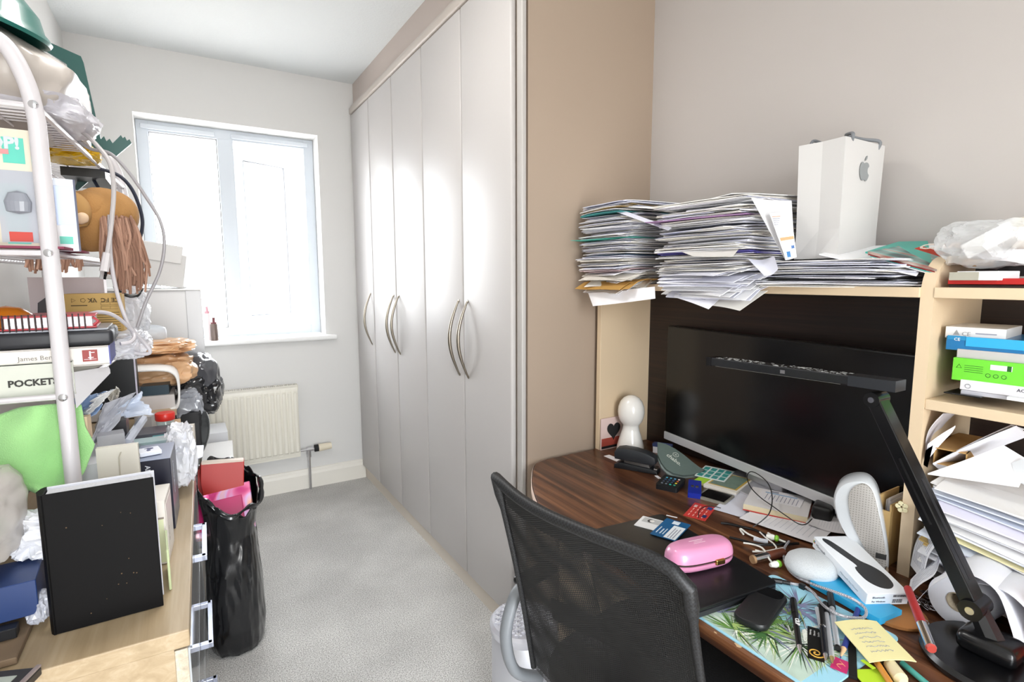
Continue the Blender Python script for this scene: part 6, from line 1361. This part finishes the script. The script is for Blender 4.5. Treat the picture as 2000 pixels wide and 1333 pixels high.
# deodorant bottles on the sill
for i, (px_, py_, r_, h_, m1, m2, lb) in enumerate(((417, 660, .018, .10, mat('#6e5f58', .3, metal=.3), mat('#d9d9d9', .3), 'brown spray can with a maroon nozzle on the window sill'), (404, 655, .016, .16, mat('#e8dada', .4), mat('#d49aa4', .4), 'pale bottle with pink cap hidden in glare behind the brown spray can'))):
    q = Z(px_, py_, WZ0); t = thing('spray_can', lb, 'bottle', (q.x, YF-.012+.03*i, WZ0)); MB().lathe([(r_, 0), (r_, h_*.86), (r_*.8, h_*.92)], m1, 24).build('can', t, True); MB().lathe([(r_*.8, h_*.92), (r_*.8, h_), (r_*.4, h_), (r_*.4, h_+.025), (0, h_+.025)], mat('#6b2f35', .4) if not i else m2, 20).build('nozzle', t, True)
# brown paper bags, curved white binder, books
PBM = mat('#c49a70', .6, coat=.2)
o = crumple((.19, .20, .04), 81, mat('#d9ae84', .35, coat=.3), .3, 2.5, 5).build('brown_paper_bag', loc=Y(312, 676, 2.12), smooth=True); tag(o, 'crinkled light brown paper bag lying on the far end of the lowest wire shelf', 'bag')
o = crumple((.09, .07, .07), 82, film('#d5dde6', .3, .3, 'box'), .1, 1.5, 4).build('clear_tub', loc=Y(296, 655, 2.2), smooth=True); tag(o, 'cloudy clear plastic tub behind the brown paper bag', 'tub')
o = crumple((.20, .16, .10), 83, mat('#cfa57c', .5, coat=.2), .25, 2.2, 5).build('brown_paper_bag', loc=Y(312, 722, 2.12), smooth=True); tag(o, 'brown paper bag stuffed behind the curved white binder', 'bag')
t = thing('white_binder', 'white soft binder bent round a grey-edged book below the brown bag', 'binder', (0, 0, 0))
prf = [(262, 724), (310, 722), (335, 726), (348, 740), (352, 770), (350, 792), (340, 802), (300, 812), (262, 816)]
P = [Y(a, b_, 1.95) for a, b_ in prf]; P = spline(P, 5)
mb = MB(); vs = P+[p_+Vector((0, .18, .01)) for p_ in P]; n = len(P); mb.add(vs, [[i, i+1, n+i+1, n+i] for i in range(n-1)], mat('#e9e7e4', .45)); o = mb.build('cover', t, True); sm = o.modifiers.new('t', 'SOLIDIFY'); sm.thickness = .006
yb('thick_book', 'thick book with grey page edges held inside the bent white binder', 'book', (270, 774, 342, 806), 1.97, .14, mat('#c9c2bf', .6))
yb('dark_book', 'dark teal book lying on the thick book inside the binder', 'book', (275, 754, 330, 773), 1.985, .13, mat('#243b48', .4), rot=R(-3))
yb('cardboard_sheet', 'grey-brown cardboard sheet under the bent binder', 'card', (262, 806, 345, 816), 1.93, .18, mat('#b59c80', .7))
yb('grey_carton', 'pale grey carton flap standing left of the red capped jar', 'carton', (262, 815, 298, 850), 1.85, .05, mat('#b9b5b3', .6), rot=R(-20))
yb('wooden_frame', 'beige linen photo frame standing behind the red capped jar', 'frame', (348, 832, 380, 872), 1.84, .02, mat('#d6cfc4', .6), rot=R(-8))
t, w_, h_ = yb('tan_box', 'small tan box left of the linen frame', 'box', (335, 826, 354, 862), 1.88, .05, mat('#c9ab88', .6))
# black glossy bags over the far chest
BG = mat('#1b1c20', .2, coat=.3); GG = mat('#4a4b50', .15, coat=.5)
def lump(name, label, px, y, dims, seed, m, amp=.3, freq=2.4, cat='bag', smooth=False):
    o = crumple(dims, seed, m, amp, freq, 5).build(name, loc=Y(px[0], px[1], y), smooth=True); return tag(o, label, cat)
lump('polythene_bag', 'shiny grey polythene bag draped beside the white unit', (372, 730), 2.38, (.17, .22, .16), 91, GG, .3, 1.4)
lump('polythene_bag', 'glossy black polythene bag bulging toward the radiator', (384, 768), 2.34, (.15, .20, .15), 92, BG, .32, 1.6)
lump('polythene_bag', 'translucent smoky plastic bag at the right of the black heap', (400, 762), 2.45, (.12, .14, .14), 93, film('#5a5c60', .35, .12, 'smk'), .3)
lump('polythene_bag', 'silver grey plastic mailer in front of the black heap', (362, 790), 2.2, (.10, .10, .10), 94, mat('#9fa3ab', .2, coat=.4), .3)
t, w_, h_ = yb('black_pouch', 'matt black padded pouch hanging over the far chest edge', 'pouch', (338, 806, 394, 838), 2.15, .12, mat('#17181b', .6), r=.008)
MB().box(w_/2-.04, -.002, -.07, w_/2-.004, .09, .02, mat('#17181b', .6), .006, 3).build('flap', t, True)
t = thing('metal_dish', 'oval shiny metal dish standing on edge over the chest front', 'dish', Y(388, 850, 2.22), (R(70), 0, R(-40)))
MB().lathe([(.0, 0), (.06, .002), (.075, .012), (.083, .014), (.083, .017), (.074, .016), (.058, .006), (.0, .004)], mat('#d9dcdd', .12, metal=.85), 48, sx=.65, sy=1.15).build('bowl', t, True)
sheet_at('white_card', 'pointed white card sticking out over the chest edge near the bin bag', 'card', [Y(350, 872, 1.72), Y(398, 870, 1.75), Y(396, 892, 1.68), Y(362, 905, 1.62)], mat('#e6e8f4', .5), th=.002)
cbox('carton', 'white cardboard carton on the floor between the radiator and the bin bag', 'box', .02, 2.50, 0, .145, 2.95, .46, mat('#e4e2e0', .5), rot=-3)
t = cbox('carton', 'white lidded carton set behind in front of the radiator', 'box', .03, 2.97, 0, .14, 3.18, .50, mat('#dfe0e4', .5), rot=0)
# ------------------------------------------------------------------ bin bag
t = thing('bin_bag', 'tall black bin bag standing on the carpet at the end of the chest', 'bag', (.088, 2.03, 0), R(-6))
BBM = mat('#121316', .22, coat=.35)
def bagw(u, v):
    a = u*2*PI; z = v*.57
    prof = [(0, .90), (.04, .99), (.15, 1.06), (.35, 1.0), (.55, .94), (.7, .86), (.82, .92), (.92, 1.02), (1, 1.02)]
    for i in range(len(prof)-1):
        if prof[i][0] <= v <= prof[i+1][0]: s = (v-prof[i][0])/(prof[i+1][0]-prof[i][0]); w_ = prof[i][1]*(1-s)+prof[i+1][1]*s; break
    p3 = Vector((math.cos(a)*2.2, math.sin(a)*2.2, z*5)); k = 1+.04*(1-2*abs(noise.noise(p3)))+.02*(1-2*abs(noise.noise(p3*2.7+Vector((5, 0, 0)))))
    x = math.copysign(abs(math.cos(a))**.75, math.cos(a))*.085*w_*k; y = math.copysign(abs(math.sin(a))**.75, math.sin(a))*.135*w_*k
    if v > .86: z -= (.06 if math.sin(a) < 0 else -.03)*(v-.86)/.14*abs(math.sin(a)); z += .02*noise.noise(Vector((a*3, 0, 7)))*(v-.8)*5
    if v > .75: z -= .035*(x/.08)*(v-.75)*4
    return (x, y, max(.0, z))
o = MB().grid(bagw, 128, 60, BBM).build('sack', t, True); sm = o.modifiers.new('t', 'SOLIDIFY'); sm.thickness = .002
MB().prism([(.075*math.cos(2*PI*k/24), .11*math.sin(2*PI*k/24)) for k in range(24)], .0, .02, BBM).build('base', t)
fo = MB(); fo.tube(spline([(.10*math.cos(q)*1.0, .14*math.sin(q), .558+.014*math.sin(q*5)-.035*math.cos(q)-(.055 if math.sin(q) < 0 else -.03)*abs(math.sin(q))) for q in [2*PI*k/22 for k in range(22)]], 3, True), [.007+.003*math.sin(k*.9) for k in range(66)], BBM, 8, closed=True); fo.build('gathered_rim', t, True)
t = thing('red_box', 'red box sticking out of the top of the black bin bag', 'box', (.068, 2.09, .455), (R(-6), R(4), R(-4))); MB().box(-.07, -.02, 0, .065, .02, .165, mat('#b01f17', .4), .002).build('carton', t); MB().box(-.068, -.021, .160, .063, .021, .1665, mat('#d9c9bb', .6)).build('lid_edge', t)
IR, nt, b = nodes_mat('iridescent'); b.inputs['Roughness'].default_value = .18; b.inputs['Metallic'].default_value = .35
tc = nt.nodes.new('ShaderNodeTexCoord'); n1 = nt.nodes.new('ShaderNodeTexNoise'); n1.inputs['Scale'].default_value = 9; n1.inputs['Distortion'].default_value = 1.2; nt.links.new(tc.outputs['Object'], n1.inputs['Vector'])
r_ = ramp(nt, [(.32, '#c42f78'), (.42, '#e77aa8'), (.5, '#d8b8ea'), (.58, '#f2b8a0'), (.68, '#e86aa8')]); nt.links.new(n1.outputs['Fac'], r_.inputs[0]); nt.links.new(r_.outputs[0], b.inputs['Base Color'])
t = thing('gift_bag', 'iridescent pink gift bag poking out of the black bin bag before the red box', 'gift bag', (.06, 1.985, .42), (R(-48), R(-5), R(-4))); MB().box(-.085, -.012, -.02, .10, .012, .15, IR, .004).build('pouch', t); MB().box(-.085, -.02, .0, .07, -.012, .10, mat('#c02d6c', .35), .003).build('lower_panel', t)
# ------------------------------------------------------------------ near left corner, close to the camera
p = Z(35, 1060, CZ+.06)
o = crumple((.16, .20, .15), 101, film('#cfc9c4', .35, .25, 'nb'), .15, 1.8, 5).build('plastic_bag', loc=(-.325, 1.10, CZ+.175), smooth=True); tag(o, 'cloudy plastic bag with pink and green contents at the left frame edge', 'bag')
lump2 = crumple((.10, .10, .04), 102, mat('#d98f86', .5), .15, 2, 4).build('pink_packet', loc=(-.325, 1.10, CZ+.21), smooth=True); tag(lump2, 'pink packet showing through the cloudy plastic bag', 'packet')
lump2 = crumple((.12, .10, .04), 103, mat('#6f9c86', .5), .15, 2, 4).build('green_packet', loc=(-.325, 1.09, CZ+.155), smooth=True); tag(lump2, 'dull green packet at the bottom of the cloudy plastic bag', 'packet')
cbox('blue_box', 'dark blue box lying at the left frame edge beside the black book', 'box', -.40, 1.03, CZ+.03, -.225, 1.12, CZ+.085, mat('#1d3566', .4), rot=4)
cbox('black_bar', 'black flat bar in front of the dark blue box', 'bar', -.40, 1.01, CZ+.012, -.245, 1.03, CZ+.028, mat('#15161a', .4), rot=2)
cbox('brown_pad', 'brown cork pad under the blue box at the left edge', 'pad', -.40, .96, CZ+.001, -.235, 1.13, CZ+.011, mat('#7a6650', .8), rot=0)
o = crumple((.03, .05, .04), 104, film('#c9cbd6', .25, .1, 'nb2'), .3, 2.5, 4).build('plastic_scrap', loc=Z(75, 1185, CZ+.03), smooth=False); tag(o, 'shiny clear plastic scrap wedged beside the lower corner of the black book', 'plastic')
t = thing('framed_picture', 'dark-framed pale picture lying flat at the near left corner', 'frame', (-.33, .86, CZ+.001), R(-22))
MB().box(-.11, -.14, 0, .10, .10, .012, mat('#2e2b2b', .35), .002).build('frame', t); MB().box(-.095, -.125, .0121, .08, .085, .0128, mat('#a9b0a8', .3, var=.25, vs=14)).build('picture', t); MB().box(.094, -.14, .012, .10, .10, .0155, mat('#8a7d7c', .3), .001).build('rim', t)
MB().box(.02, -.10, .0128, .075, -.02, .0135, mat('#332f30', .4)).build('dark_motif', t)
# ------------------------------------------------------------------ put every origin at the base of its thing
bpy.context.view_layer.update()
def base_of(objs):
    P = [o.matrix_world @ Vector(c) for o in objs for c in o.bound_box]
    return Vector(((min(p.x for p in P)+max(p.x for p in P))/2, (min(p.y for p in P)+max(p.y for p in P))/2, min(p.z for p in P)))
for o in list(COL.objects):
    if o.parent or 'label' not in o or o.location.length > 1e-6 or any(abs(a) > 1e-6 for a in o.rotation_euler): continue
    if o.type == 'EMPTY':
        ms = [c for c in o.children_recursive if c.type == 'MESH']
        if not ms: continue
        b_ = base_of(ms)
        for c in o.children: c.location = c.location-b_
        o.location = b_
    elif o.type == 'MESH' and o.data.users == 1:
        b_ = base_of([o]); o.data.transform(Matrix.Translation(-b_)); o.location = b_
